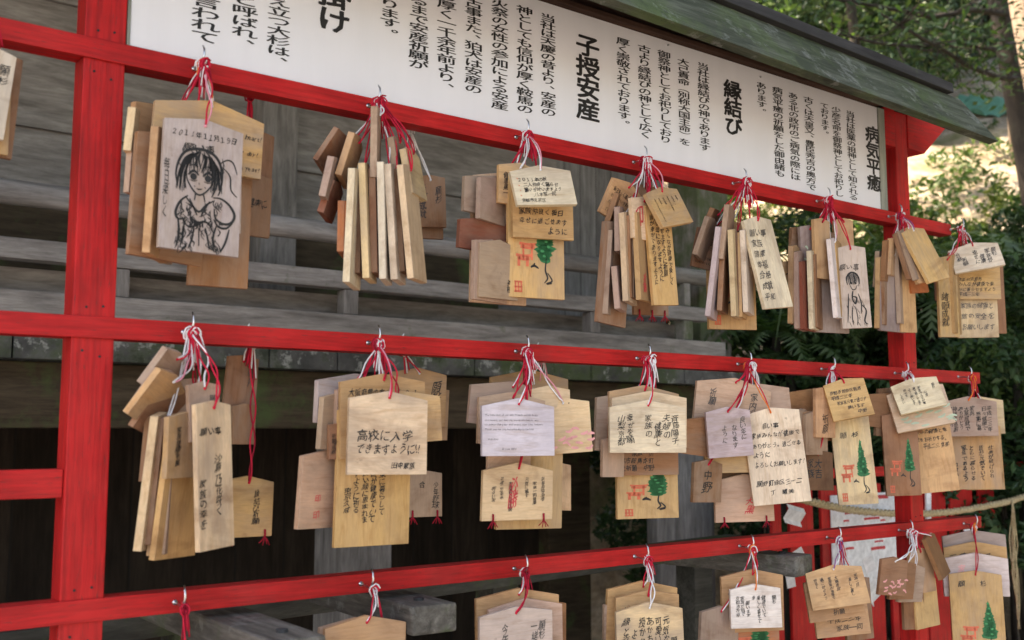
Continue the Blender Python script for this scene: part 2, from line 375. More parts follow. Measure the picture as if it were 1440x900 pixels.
m_ = MB(); m_.box(BX1-.19, BX1+.005, 1.62, 1.80, 1.809, 3.9); bpart(m_, 'pillar', MOSSY_Z, bevel=.008)
m_ = MB(); m_.box(BX0, BX1+.1, 1.52, 2.3, 1.776, 1.806); bpart(m_, 'floor', WOOD_Y)
# lichened veranda board ends
x = BX0
le = MB(); k = 0
while x < BX1-.02:
    w = random.uniform(.20, .30); le.box(x, min(x+w-.004, BX1), 1.455+random.uniform(0, .006), 1.52, 1.742, 1.808+random.uniform(-.003, .003)); x += w
bpart(le, 'veranda_edge', LICHEN, bevel=.003)
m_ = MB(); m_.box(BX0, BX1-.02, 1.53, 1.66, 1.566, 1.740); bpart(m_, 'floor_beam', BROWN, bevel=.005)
# railing
RL = empty('railing', B.location); RL.parent = B; RL.matrix_parent_inverse = Matrix.Translation(B.location).inverted()
def rpart(mb, name, m, bevel=0, smooth=False):
    o = mb.build(name, m, None, smooth, bevel); o.parent = RL; o.matrix_parent_inverse = Matrix.Translation(B.location).inverted(); return o
rx1 = Wy(985, 400, 1.5)[0]
m_ = MB(); m_.tube([(BX0, 1.5, 2.178), (rx1-1, 1.5, 2.176), (rx1+.12, 1.5, 2.182)], .033, 14); rpart(m_, 'top_rail', WOOD_X, smooth=True)
m_ = MB(); m_.box(BX0, rx1+.02, 1.475, 1.53, 2.000, 2.055); rpart(m_, 'middle_rail', WOOD_X, .005)
m_ = MB(); m_.box(BX0, rx1+.10, 1.46, 1.545, 1.850, 1.918); rpart(m_, 'bottom_rail', WOOD_X, .005)
for px in (166, 490, 832, 962):
    x0 = Wy(px, 400, 1.5)[0]; w = .05
    for bx in ((x0-w/2, x0+w/2, 1.478, 1.528, 1.92, 1.998), (x0-w/2+.008, x0+w/2-.008, 1.482, 1.524, 2.057, 2.15))[:2 if px > 900 else 1]:
        m_ = MB(); m_.box(*bx); rpart(m_, 'strut', WOOD_Z if px < 900 else MOSSY_Z, .004)
for x0 in (-1.2, -2.4, -3.6):
    for bx in ((x0-.04, x0+.04, 1.478, 1.528, 1.92, 1.998), (x0-.03, x0+.03, 1.482, 1.524, 2.057, 2.15)):
        m_ = MB(); m_.box(*bx); rpart(m_, 'strut', WOOD_Z, .004)
# short boards closing the gap under the middle rail
m_ = MB(); m_.box(BX0, rx1-.05, 1.60, 1.625, 1.81, 1.995); rpart(m_, 'kick_board', WALL_X)
m_ = MB(); m_.box(BX0, Wy(700, 340, 2.08)[0], 2.076, 2.097, 1.81, 2.30); rpart(m_, 'back_board', BROWN)
# posts under the floor and the boarding deep underneath
p0 = Wy(480, 790, 1.56)[0]; p1 = Wy(551, 790, 1.56)[0]
for dx in (0, -2.35, -4.4):
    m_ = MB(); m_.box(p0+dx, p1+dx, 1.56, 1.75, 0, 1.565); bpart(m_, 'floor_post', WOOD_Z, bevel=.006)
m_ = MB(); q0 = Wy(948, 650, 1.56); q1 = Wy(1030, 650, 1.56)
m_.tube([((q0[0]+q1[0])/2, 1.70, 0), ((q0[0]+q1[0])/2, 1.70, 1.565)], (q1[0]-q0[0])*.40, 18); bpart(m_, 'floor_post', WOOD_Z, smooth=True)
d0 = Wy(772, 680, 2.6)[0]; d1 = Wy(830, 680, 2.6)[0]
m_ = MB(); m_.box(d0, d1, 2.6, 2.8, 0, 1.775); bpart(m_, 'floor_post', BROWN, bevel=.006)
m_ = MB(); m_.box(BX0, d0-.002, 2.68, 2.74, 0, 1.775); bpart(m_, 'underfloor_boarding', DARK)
m_ = MB(); m_.box(BX0-.06, BX0, 1.5, 5.8, 0, 4.2); bpart(m_, 'end_wall', WALL_X)
m_ = MB(); m_.box(BX1+.1, BX1+.16, 2.2, 5.8, 1.5, 4.2); bpart(m_, 'end_wall', SIDING)
m_ = MB(); m_.box(BX0, BX1+.1, 5.74, 5.8, 1.5, 4.2); bpart(m_, 'rear_wall', WALL_X)
# hall roof above the frame, eaves stretched over the rack to block the sun
m_ = MB(); yr = 3.7
m_.prism([(BX0-1.2, -.15, 3.42), (BX0-1.2, yr, 6.7), (BX0-1.2, 6.8, 3.62), (BX0-1.2, 6.8, 3.50), (BX0-1.2, yr, 6.55), (BX0-1.2, -.15, 3.30)], (BX1-BX0+1.4, 0, 0))
bpart(m_, 'roof', ROOFDARK)
m_ = MB(); m_.prism([(BX1+.06, 2.2, 4.2), (BX1+.06, 5.75, 4.2), (BX1+.06, 3.9, 6.3), (BX1+.06, 3.5, 6.3)], (.06, 0, 0)); bpart(m_, 'gable', SIDING)

# ------------------------------------------------------------------ the red plaque rack
RK = empty('plaque_rack', (1.3, 0, 0))
tag(RK, 'red painted wooden rack with white sign board and small mossy roof, hung with plaques', 'plaque rack')
RKI = Matrix.Translation(RK.location).inverted()
def kpart(mb, name, m, bevel=.002, smooth=False, parent=None, label=None):
    o = mb.build(name, m, None, smooth, bevel); o.parent = parent or RK
    if parent is None or parent.type == 'EMPTY': o.matrix_parent_inverse = RKI
    if label: o['label'] = label
    return o
Z1, Z2, Z3, RH = 2.0755, 1.7025, 1.3415, .0285
PL0, PL1 = .3495, .4035; PR0, PR1 = 2.230, 2.281
for x0, x1 in ((PL0, PL1), (PR0, PR1)):
    m_ = MB(); m_.box(x0, x1, .0045, .048, 0, 2.33); kpart(m_, 'post', RED_Z)
m_ = MB(); m_.box(-1.45, -1.40, .0045, .048, 0, 2.33); kpart(m_, 'post', RED_Z)
for z, xe in ((Z1, 2.455), (Z2, 2.558), (Z3, 2.53)):
    for x0, x1, y0, y1 in ((-1.46, xe, 0, .0038), (-1.40+.002, PL0-.0015, .0038, .036), (PL1+.0015, PR0-.0015, .0038, .036), (PR1+.0015, xe, .0038, .036)): pass
    m_ = MB()                                          # rail halved over the posts, its face 4 mm proud of them
    pts = [(-1.46, 0), (xe, 0), (xe, .034), (PR1+.001, .034), (PR1+.001, .004), (PR0-.001, .004), (PR0-.001, .034), (PL1+.001, .034), (PL1+.001, .004), (PL0-.001, .004), (PL0-.001, .034), (-1.399, .034), (-1.399, .004), (-1.46, .004)]
    m_.prism([(p[0], p[1], z-RH) for p in pts], (0, 0, RH)); kpart(m_, 'rail', RED_X, .0012)
for z in (.98, .62):
    m_ = MB(); m_.box(PL1+.001, PR0-.001, .004, .034, z-RH, z); kpart(m_, 'rail', RED_X, .0012)
zs = Wy(40, 661, .0)[2]
m_ = MB(); m_.box(-1.399, PL0-.001, .010, .040, zs-.036, zs); kpart(m_, 'rail', RED_X, .0012)
for xx_ in (PL0, PR0):
    for z in (Z1, Z2, Z3):
        for dx, dz in ((.014, -.045), (.036, -.052), (.017, .012), (.038, .014)):
            m_ = MB(); m_.tube([(xx_+dx, .006, z+dz), (xx_+dx, .0033, z+dz)], .0017, 8); kpart(m_, 'nail', ROOFDARK, 0)
# sign board with its lettering
BT = 2.326
SG = MB(); SG.box(PL1+.0055, 2.160, .006, .020, Z1+.001, BT); SGO = kpart(SG, 'sign_board', WHITE, .0008)
m_ = MB(); m_.box(2.1615, 2.186, .003, .024, Z1+.001, BT); kpart(m_, 'sign_frame', FRAMEWOOD, .001, parent=SGO)
m_ = MB(); m_.box(PL1+.001, PL1+.005, .004, .022, Z1+.001, BT); kpart(m_, 'sign_frame', FRAMEWOOD, .0005, parent=SGO)
YB = .006-.0006
TXT = [('病気平癒', 1228, 178, 268, 1), ('当社は医薬の祖神として知られる', 1198, 157, 281, 0), ('少彦名命を御祭神としてお祀りし', 1178, 151, 276, 0),
       ('ております。', 1160, 145, 191, 0), ('古くは天皇又、豊臣秀吉の奥方で', 1139, 137, 267, 0), ('ある北の政所のご病気の際には', 1117, 131, 253, 0),
       ('病気平癒の祈願をした御由緒も', 1095, 123, 248, 0), ('あります。', 1071, 116, 160, 0), ('縁結び', 1031, 114, 190, 1),
       ('当社は縁結びの神であります', 990, 89, 212, 0), ('大己貴命（別称大国主命）を', 962, 83, 204, 0), ('御祭神としてお祀りしており', 935, 72, 201, 0),
       ('古より縁結びの神として広く', 907, 64, 194, 0), ('厚く崇敬されております。', 877, 54, 178, 0), ('子授安産', 827, 50, 169, 1),
       ('当社は天慶の昔より、安産の', 771, 20, 163, 0), ('神としても信仰が厚く鞍馬の', 738, 9, 159, 0), ('火祭の女性の参加による安産', 703, 0, 154, 0),
       ('の古事また、狛犬は安産の', 666, -13, 131, 0), ('も厚く一千余年前より、', 628, -12, 128, 0), ('来るまで安産祈願が', 589, -18, 97, 0),
       ('ております。', 548, -28, 52, 0), ('願掛け', 470, -58, 46, 1), ('聳え立つ大杉は、', 392, -18, 92, 0), ('杉と呼ばれ、', 344, -22, 68, 0), ('と言われて', 289, -22, 60, 0)]
tm = MB(); heads = []
for s_, px, yt, yb, big in TXT:
    zt = Wy(px, yt, YB)[2]; zb = Wy(px, yb, YB)[2]; xx = Wy(px, (max(yt, 0)+yb)/2, YB)[0]; p = (zt-zb)/len(s_)
    if zt > BT-.004:                                   # keep whole characters on the board
        while zt > BT-.004: s_ = s_[1:]; zt -= p
    if big: heads.append(MB())
    vcol(heads[-1] if big else tm, s_, xx, zt, p, p*(1.40 if big else 2.45), YB, .028 if big else .020)
for mb_ in [tm]+heads:
    raw('lettering', mb_.v, mb_.f, INK, SGO)
m_ = MB()
for px, py in ((940, 63), (1070, 108), (700, 12)):
    p = Wy(px, py, .004); m_.tube([(p[0], .0062, p[2]), (p[0], .0035, p[2])], .0022, 8)
kpart(m_, 'sign_nail', STEEL, 0, parent=SGO)
# roof
RX1 = 2.33
RF = empty('roof', RK.location); RF.parent = RK; RF.matrix_parent_inverse = RKI
TD = (RX1+1.7, 0, -.0987); TZ = .0987                      # the ridge drops a little towards the far end
rp = MB(); rp.prism([(-1.7, y, z+TZ) for y, z in ((-.200, 2.2245), (-.110, 2.349), (-.086, 2.349), (-.176, 2.2215))], TD); kpart(rp, 'roof_plank', ROOFGREEN, .002, parent=RF)
rp = MB(); rp.prism([(-1.7, y, z+TZ) for y, z in ((.248, 2.2245), (.158, 2.349), (.134, 2.349), (.224, 2.2215))], TD); kpart(rp, 'roof_plank', ROOFGREEN, .002, parent=RF)
rp = MB(); rp.prism([(-1.7, y, z+TZ) for y, z in ((-.124, 2.3505), (-.122, 2.374), (.024, 2.420), (.170, 2.374), (.172, 2.3505))], (RX1-.05+1.7, 0, -.0975)); kpart(rp, 'ridge_cap', ROOFDARK, .002, parent=RF)
rp = MB(); rp.prism([(-1.7, y, z+TZ) for y, z in ((-.083, 2.334), (.131, 2.334), (.131, 2.347), (-.083, 2.347))], (RX1-.03+1.7, 0, -.0980)); kpart(rp, 'soffit', ROOFBROWN, .001, parent=RF)
rp = MB(); rp.box(PL1+.001, PR0-.072, -.010, .020, BT+.001, 2.336); kpart(rp, 'header', ROOFBROWN, .001)
rp = MB(); pts = [Wy(*p, 0.002) for p in ((1250, 150), (1331, 172), (1300, 216), (1281, 209))]
rp.prism([(PR1+.0015, .002, 2.333), (pts[1][0], .002, 2.333), (pts[1][0], .002, pts[1][2]-.012), (pts[2][0], .002, pts[2][2]), (PR1+.0015, .002, pts[3][2])], (0, .046, 0)); kpart(rp, 'bracket', RED_X, .0015)
rp = MB(); rp.box(2.188, PR0-.001, .0035, .03, 2.24, 2.333); kpart(rp, 'bracket', RED_X, .0012)

# ------------------------------------------------------------------ hooks and hanging points
HK = {}
def hook(key, px, rail, back=False):
    z = (Z1, Z2, Z3)[rail]-RH*.5; yy = .034 if back else 0.; sgn = 1 if back else -1
    x = Wy(px, 300, yy+sgn*.028)[0] if False else None
    t = CAM+0; d = None
    # x where the column of pixels px meets the hanging line (y, z)
    lo, hi = -1.5, 4.
    for _ in range(60):
        mid = (lo+hi)/2; v = np.array([mid, yy+sgn*.028, z])-CAM; u = 720+FOC*(v@RT)/(v@FW)
        if u < px: lo = mid
        else: hi = mid
    x = lo
    m_ = MB(); s_ = sgn
    m_.tube([(x, yy-s_*.004, z), (x, yy+s_*.016, z-.001), (x, yy+s_*.028, z-.003), (x, yy+s_*.034, z+.001), (x+.001, yy+s_*.0365, z+.010), (x+.001, yy+s_*.035, z+.019), (x+.001, yy+s_*.030, z+.025)], [.0016]*5+[.0015, .0011], 8)
    m_.tube([(x, yy, z), (x, yy+s_*.0022, z)], .0036, 10)
    kpart(m_, 'hook', STEEL, 0, smooth=True)
    HK[key] = np.array([x, yy+sgn*.028, z-.002]); return HK[key]
HKN = {}
ORD = ['first', 'second', 'third', 'fourth', 'fifth', 'sixth', 'seventh', 'eighth']
for r_, (k, xs) in enumerate((('A', (283, 530, 739, 905, 1045, 1163, 1264, 1351)), ('B', (268, 530, 739, 910, 1052, 1170, 1273, 1362)), ('C', (256, 520, 737, 907, 1055, 1178, 1279, 1370)))):
    for i, px in enumerate(xs):
        hook(k+str(i+1), px, r_); HKN[k+str(i+1)] = '%s %s rail hook' % (ORD[i], ('top', 'middle', 'bottom')[r_])
for k, px, r_ in (('Ar1', 346, 0), ('Ar2', 574, 0), ('Br1', 350, 1), ('Br2', 568, 1), ('Br3', 758, 1), ('A0', -12, 0)):
    hook(k, px, r_, back=(k != 'A0'))
HKN.update(Ar1='rear of the top rail', Ar2='rear of the top rail', Br1='rear of the middle rail', Br2='rear of the middle rail', Br3='rear of the middle rail', A0='top rail beyond the post')

# ------------------------------------------------------------------ plaques
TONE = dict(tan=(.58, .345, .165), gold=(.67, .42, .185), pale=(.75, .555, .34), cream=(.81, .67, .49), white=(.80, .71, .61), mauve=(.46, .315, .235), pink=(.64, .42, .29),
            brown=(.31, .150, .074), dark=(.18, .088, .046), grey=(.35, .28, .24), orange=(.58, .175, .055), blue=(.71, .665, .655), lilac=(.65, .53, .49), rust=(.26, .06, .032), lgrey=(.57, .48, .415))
CC = [('red', 'white'), ('red', 'red'), ('white', 'white'), ('red', 'dred'), ('dred', 'red'), ('red', 'red'), ('white', 'pink')]
cnt = [0]; hookuse = {}
WISH = ['家族みんなが健康で', '毎日楽しく過ごせます', 'ように', '合格祈願', '良い年になりますように', '皆が幸せでありますように', '元気な子が生まれますように', 'どうぞよろしくお願いします', '平成二十三年', '商売繁盛', '世界平和', '仕事がうまくいきますように', '縁結び']
def face_text(face, spec, W, H, tall, T):
    """writing on the front of one plaque; spec = (mode, lines, kwargs)"""
    mode, lines = spec[0], spec[1]; kw = spec[2] if len(spec) > 2 else {}
    mb_ = MB(); y = -T/2-.0005; jit = kw.get('jit', .09); bold = kw.get('bold', .012)
    x0 = -W/2+W*kw.get('l', .09); x1 = W/2-W*kw.get('r', .09); top = -.004-W*.07-H*kw.get('t', .03); bot = -H+.008+H*kw.get('b', .07)
    if mode == 'v':
        n = len(lines); step = (x1-x0)/n
        mx = max(len(s) for s in lines); pitch = min((top-bot)/mx, step*kw.get('fit', 1.05))
        for i, s in enumerate(lines):                   # right to left
            if not s: continue
            lead = 0
            while s and s[0] == '　': s = s[1:]; lead += 1
            vcol(mb_, s, x1-(i+.5)*step+random.gauss(0, .03)*step, top-lead*pitch, pitch*random.uniform(.80, .93), min(step*.84, pitch*.88), y, bold, jit)
    else:
        n = len(lines); step = (top-bot)/n
        for i, s in enumerate(lines):
            if not s: continue
            lead = 0
            while s and s[0] == '　': s = s[1:]; lead += 1
            size = step*kw.get('fit', .85)
            hline(mb_, s, x0+lead*size, top-(i+.5)*step+random.gauss(0, .04)*step, size*random.uniform(.86, .98), y, bold, jit, (x1-x0)-lead*size)
    return mb_
def pic_tree(face, W, H, T, P, cone):
    y = -T/2-.0005
    def q(u, v): return (-W/2+u*W, -H+.008+v*H)
    gm = MB(); g2 = MB(); im = MB(); sm = MB()
    cx = .66 if not cone else .70
    b0, t0 = (.30, .58)
    if cone == 0:                                       # round-topped cedar
        for k in range(16):
            v = b0+(t0-b0)*k/15; r = .17*math.sin(math.pi*(.22+.73*k/15))
            x, z = q(cx+random.uniform(-.02, .02), v); blob(gm, x, z, r*W, .025*H, y-.0001*k*0, 10, .25)
            if k % 2: x, z = q(cx+random.uniform(-.1, .08), v+.01); blob(g2, x, z, .035*W, .010*H, y-.0003, 8, .3)
    else:
        n = 14
        for k in range(n):
            t = k/(n-1); v = b0+.02+(t0+.06-b0)*t; r = .15*(1-t)**.8+.012
            x, z = q(cx, v); blob(gm, x, z, r*W, .027*H, y, 10, .22)
            if k % 2: x, z = q(cx+random.uniform(-.6, .6)*r, v); blob(g2, x, z, .03*W, .010*H, y-.0003, 8, .3)
    stroke(im, [q(cx+.02, b0+.01), q(cx, .22), q(cx+.04, .16), q(cx-.02, .12)], .030*W, y)
    stroke(im, [q(cx+.04, .20), q(cx+.12, .14), q(cx+.02, .115), q(cx+.12, .12)], .03*W, y)
    stroke(im, [q(cx-.26, .235), q(cx-.20, .25), q(cx-.12, .23)], .04*W, y); stroke(im, [q(cx-.22, .24), q(cx-.19, .27)], .03*W, y)
    for u0, u1, v in ((.20, .50, .415), (.22, .47, .39), (.14, .40, .325), (.18, .38, .30)): stroke(sm, [q(u0, v), q((u0+u1)/2, v-.006), q(u1, v)], .022*H, y, False)
    for u in (.27, .42): stroke(sm, [q(u, .41), q(u, .29)], .035*W, y, False)
    for u in (.19, .34): stroke(sm, [q(u, .32), q(u, .24)], .05*W, y, False)
    for u in (.13, .18, .23): stroke(sm, [q(u, .12), q(u+.005, .04)], .03*W, y, False)
    for v in (.12, .08, .045): stroke(sm, [q(.11, v), q(.25, v)], .013*H, y, False)
    for n_, mm, mb_ in (('tree_picture', LEAFINK, gm), ('tree_picture', LEAFINK2, g2), ('brush_marks', INK, im), ('red_stamp', SEAL, sm)): raw(n_, mb_.v, mb_.f, mm, face)
def pic_girl(face, W, H, T, P):
    y = -T/2-.0006; mb_ = MB(); fb = MB()
    def q(u, v): return (-W/2+u*W, -H+.008+v*H)
    def s(w, *pts): stroke(mb_, [q(*p) for p in pts], w*W*1.25, y)
    # hair outline, fringe, face, eyes
    s(.030, (.20, .47), (.17, .56), (.20, .66), (.28, .735), (.42, .765), (.58, .755), (.69, .70), (.74, .60), (.73, .50), (.70, .44))
    s(.022, (.24, .50), (.22, .58), (.27, .68), (.38, .735)); s(.018, (.30, .46), (.27, .55), (.30, .63))
    s(.022, (.44, .75), (.36, .70), (.30, .62)); s(.020, (.46, .755), (.44, .69), (.47, .62)); s(.018, (.50, .75), (.53, .68), (.50, .63)); s(.02, (.52, .755), (.62, .69), (.66, .60))
    s(.02, (.66, .66), (.69, .57), (.66, .48), (.62, .42)); s(.016, (.64, .64), (.66, .55), (.63, .47)); s(.016, (.70, .68), (.80, .72), (.88, .70), (.93, .62)); s(.016, (.74, .66), (.84, .60), (.86, .50), (.94, .45))
    s(.018, (.30, .60), (.31, .53), (.38, .46), (.46, .425), (.54, .45), (.62, .52), (.64, .60))
    for ex in (.385, .565):
        s(.026, (ex-.065, .565), (ex, .60), (ex+.065, .57)); blob(mb_, *q(ex, .555), .042*W, .026*H, y, 14)
        s(.010, (ex-.05, .53), (ex, .522), (ex+.05, .532)); s(.010, (ex-.06, .63), (ex, .645), (ex+.05, .632))
    s(.010, (.455, .515), (.462, .502)); s(.013, (.43, .470), (.46, .466), (.50, .472)); s(.012, (.40, .49), (.41, .48)); s(.012, (.53, .49), (.54, .48))
    # neck, collar, shoulders, puffed sleeves, clasped hands
    s(.016, (.42, .43), (.41, .38)); s(.016, (.52, .43), (.54, .38)); s(.022, (.30, .40), (.36, .36), (.47, .30), (.56, .36), (.66, .40)); s(.018, (.35, .39), (.42, .31), (.45, .27)); s(.018, (.60, .39), (.53, .31), (.50, .27))
    s(.026, (.33, .41), (.24, .36), (.19, .28), (.22, .23), (.30, .235)); s(.028, (.64, .42), (.74, .42), (.85, .38), (.92, .31), (.88, .25), (.78, .235), (.68, .27), (.66, .34))
    s(.024, (.66, .26), (.72, .21), (.82, .205), (.90, .25)); blob(mb_, *q(.76, .232), .03*W, .011*H, y-.0001, 10, .2)
    s(.024, (.22, .24), (.24, .14), (.22, .03)); s(.020, (.30, .22), (.29, .12), (.26, .02)); s(.022, (.70, .22), (.66, .12), (.68, .02)); s(.022, (.86, .20), (.82, .10), (.76, .02))
    for k in range(5):
        s(.018, (.36+.035*k, .255-.008*k), (.40+.03*k, .215), (.37+.04*k, .185)); s(.014, (.30+.05*k, .22), (.33+.05*k, .19+.012*k))
    s(.024, (.28, .22), (.36, .18), (.45, .20), (.52, .23), (.60, .22), (.66, .16)); s(.020, (.42, .18), (.40, .09), (.36, .02)); s(.020, (.56, .19), (.60, .10), (.62, .03)); s(.014, (.48, .18), (.49, .05))
    for k in range(52):
        t = k/51; a0 = (.30+.34*t, .745-.10*abs(t-.45)); e0 = (.17+.58*t+random.uniform(-.03, .03), (.46 if t < .22 or t > .74 else .61)+random.uniform(-.03, .03))
        s(random.uniform(.006, .016), a0, (a0[0]*.5+e0[0]*.5+(-.03 if t < .5 else .03), a0[1]*.45+e0[1]*.55+.03), e0)
    for k in range(70):
        u, v = random.choice([(random.uniform(.24, .40), random.uniform(.03, .22)), (random.uniform(.60, .74), random.uniform(.03, .25)), (random.uniform(.36, .62), random.uniform(.17, .33)), (random.uniform(.20, .34), random.uniform(.24, .36))])
        s(random.uniform(.006, .014), (u, v), (u+random.uniform(-.03, .05), v-.02), (u+random.uniform(-.04, .06), v-.05))
    for k in range(64):                                 # hatching of folds and hair
        u = random.choice([random.uniform(.2, .42), random.uniform(.5, .75)]); v = random.choice([random.uniform(.04, .26), random.uniform(.28, .40), random.uniform(.62, .74)])
        s(.009, (u, v), (u+random.uniform(-.02, .03), v-.03), (u+random.uniform(-.02, .04), v-.06))
    raw('ink_drawing', mb_.v, mb_.f, INK, face)
def pic_sketch(face, W, H, T, P):                       # a small quick brush figure
    y = -T/2-.0006; mb_ = MB()
    def q(u, v): return (-W/2+u*W, -H+.008+v*.86*H)
    def s(w, *pts): stroke(mb_, [q(*p) for p in pts], w*W, y)
    blob_ = [(.30, .60), (.28, .70), (.42, .77), (.60, .76), (.70, .68), (.66, .58)]
    s(.05, *blob_); s(.04, (.36, .74), (.40, .66), (.36, .60)); s(.04, (.52, .76), (.55, .67), (.50, .62)); s(.03, (.38, .60), (.44, .54), (.54, .54), (.62, .60))
    blob(mb_, *q(.43, .625), .035*W, .014*H, y, 8); blob(mb_, *q(.57, .625), .035*W, .014*H, y, 8)
    s(.05, (.46, .52), (.42, .44), (.44, .36)); s(.06, (.44, .44), (.56, .42), (.50, .34), (.42, .40)); s(.04, (.30, .48), (.26, .30), (.20, .08)); s(.04, (.62, .48), (.70, .34), (.66, .20))
    s(.035, (.40, .30), (.36, .16), (.38, .05)); s(.05, (.72, .32), (.84, .24), (.76, .10), (.86, .05)); s(.03, (.50, .3), (.54, .14), (.50, .04))
    for k in range(14): s(.018, (.36+.022*k, .76), (.30+.03*k, .70), (.28+.032*k+random.uniform(-.02, .02), .60+.08*abs(k-6)/7*random.random()))
    for k in range(30): u = random.uniform(.2, .8); v = random.uniform(.05, .45); s(.016, (u, v), (u+.03, v-.04))
    raw('ink_drawing', mb_.v, mb_.f, INK, face)

def E(hk, px, py, Hp, Wp, a, roll, tone, label, text=None, layer=0, tall=None, cord=None, tassel=0, pic=None, ink=None, T=.0085, nocord=False, pitch=0, drop=False, extra=None, y0=None):
    hp = HK[hk]; back = hk.startswith(('Ar', 'Br'))
    sliver = False
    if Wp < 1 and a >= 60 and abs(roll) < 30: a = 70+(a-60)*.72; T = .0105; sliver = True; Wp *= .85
    v_ = hp-CAM; dx_ = 720+FOC*(v_@RT)/(v_@FW)-px; dy_ = py-(450-FOC*(v_@UP)/(v_@FW))
    if layer <= 2 and abs(dx_) > .75*dy_ and abs(roll) < 10 and not nocord and not back and hk != 'A0':
        if Wp < 1: s0 = FOC/((Wy(px, py, -.028)-CAM)@FW); Wp = Wp*s0*math.cos(R(a)); a = min(a, 40)
        px += dx_*.55; Wp += 2*abs(dx_)*.55; py -= 3
    base = Wy(px, py, (.062 if back else -.028) if y0 is None else y0)
    d = base-CAM; rng = np.linalg.norm(d); base = base-d/rng*(layer*.0105)
    dep = (base-CAM)@FW; s_ = FOC/dep                    # pixels per metre here
    th = math.atan2(d[0], d[1]); psi = -th+R(a)
    H = Hp/s_; W = Wp if Wp < 1 else Wp/(s_*math.cos(R(a)))
    if tall is None: tall = H > W*1.15
    i = cnt[0]; cnt[0] += 1
    root = empty('prayer_plaque', base)
    ax = Vector(d/rng)
    M = Matrix.Rotation(R(roll), 4, ax) @ Matrix.Rotation(psi, 4, 'Z') @ Matrix.Rotation(R(pitch), 4, 'X')
    root.rotation_euler = M.to_euler()
    place = HKN[hk]
    tag(root, label+' on '+place if hk not in ('Ar1', 'Ar2', 'Br1', 'Br2', 'Br3', 'A0') else label+', '+place, 'prayer plaque', 'wooden prayer plaques hung on the red rack')
    rise = W*random.uniform(.085, .11); hz = .008        # origin at the hole, the apex just above it
    j = lambda: random.uniform(-.0012, .0012)
    pts = [(-W/2+j(), -H+hz+j()), (W/2+j(), -H+hz+j()), (W/2+j(), hz-rise+j()), (j(), hz), (-W/2+j(), hz-rise+j())]
    mb_ = MB(); n = 5
    mb_.v = [(p[0], -T/2, p[1]) for p in pts]+[(p[0], T/2, p[1]) for p in pts]
    mb_.f = [tuple(range(5)), tuple(range(9, 4, -1))]+[(k, k+5, (k+1) % 5+5, (k+1) % 5) for k in range(5)]; mb_.m = [0, 0]+[1]*5
    face = mb_.build('board', [EMA_V if tall else EMA_H, EMA_LIT if sliver else EMA_E], root, bevel=.0007)
    c = np.array(TONE[tone])*random.uniform(.86, 1.08)*np.array([1, random.uniform(.95, 1.03), random.uniform(.88, 1.12)]); c = c*(.78 if sliver else 1); face.color = (*np.clip(c, 0, .86), 1)  # edge-on boards: face shade painted in by darkening the tone
    if text:
        if text == 'w': text = ('h' if random.random() < .45 else 'v', random.sample(WISH, random.choice((4, 5, 6))), {})
        t_ = face_text(face, text, W, H, tall, T); raw('writing', t_.v, t_.f, {'red': INKR, 'grey': INKG, 'pink': PINKINK}.get(ink, INK), face)
    for ex in (extra or []):
        t_ = face_text(face, ex[:3], W, H, tall, T); raw('writing', t_.v, t_.f, {'red': INKR, 'grey': INKG, 'pink': PINKINK, 'seal': SEAL}.get(ex[3], INK), face)
    if pic == 'tree': pic_tree(face, W, H, T, tall, 0)
    if pic == 'cone': pic_tree(face, W, H, T, tall, 1)
    if pic == 'girl': pic_girl(face, W, H, T, tall)
    if pic == 'sketch': pic_sketch(face, W, H, T, tall)
    if pic in ('pinkpic', 'map'):
        b2 = MB()
        for k in range(14): x_, z_ = random.uniform(-.42, .42)*W, -H+hz+random.uniform(.06, .45)*H; stroke(b2, [(x_, z_), (x_+.08*W, z_+random.uniform(-.02, .02)*H), (x_+.14*W, z_+random.uniform(-.08, .08)*H)], .05*H, -T/2-.0005)
        raw('print', b2.v, b2.f, MAPINK if pic == 'map' else PINKINK, face)
    # cord: two strands from the hook to the hole
    Mi = root.matrix_basis if False else (Matrix.Translation(Vector(base)) @ M).inverted()
    if not nocord:
        k = hookuse.get(hk, 0); hookuse[hk] = k+1
        c0 = cord or CC[(i*7+k) % len(CC)]
        cm = MB(); A = Mi @ Vector(hp+np.array([random.uniform(-.003, .003), random.uniform(-.010, .006), 0])); Bq = Vector((0, -T/2-.002, 0))
        Wm0 = M.to_3x3().inverted(); dn = (A-Bq).length; Cq = Vector((A.x*.5+random.uniform(-.003, .003), -T/2-.007, A.z*.42)); tw0 = random.uniform(0, 6.3); trn = dn*random.uniform(25, 75); amp0 = random.choice((.0, .002, .004, .006))
        for sgn, mi in ((-1, 0), (1, 1)):
            path = []; amp = amp0
            for t in np.linspace(0, 1, 22):
                p = A*(1-t)**2+Cq*(2*t*(1-t))+Bq*t*t; w = math.sin(math.pi*t); an = tw0+t*trn+(0 if sgn < 0 else math.pi)
                p = p+Vector(((.0010+amp*w*.8)*math.cos(an), (.0010+.0015*w)*math.sin(an), random.uniform(-.0005, .0005))); path.append(p)
            cm.tube(path, .0012, 6, mi)
        cm.tube([(0, -T/2-.002, 0), (0, -T/2-.0012, -.002), (0, -T/2+.002, -.001), (0, 0, 0)], .0018, 6, 0)
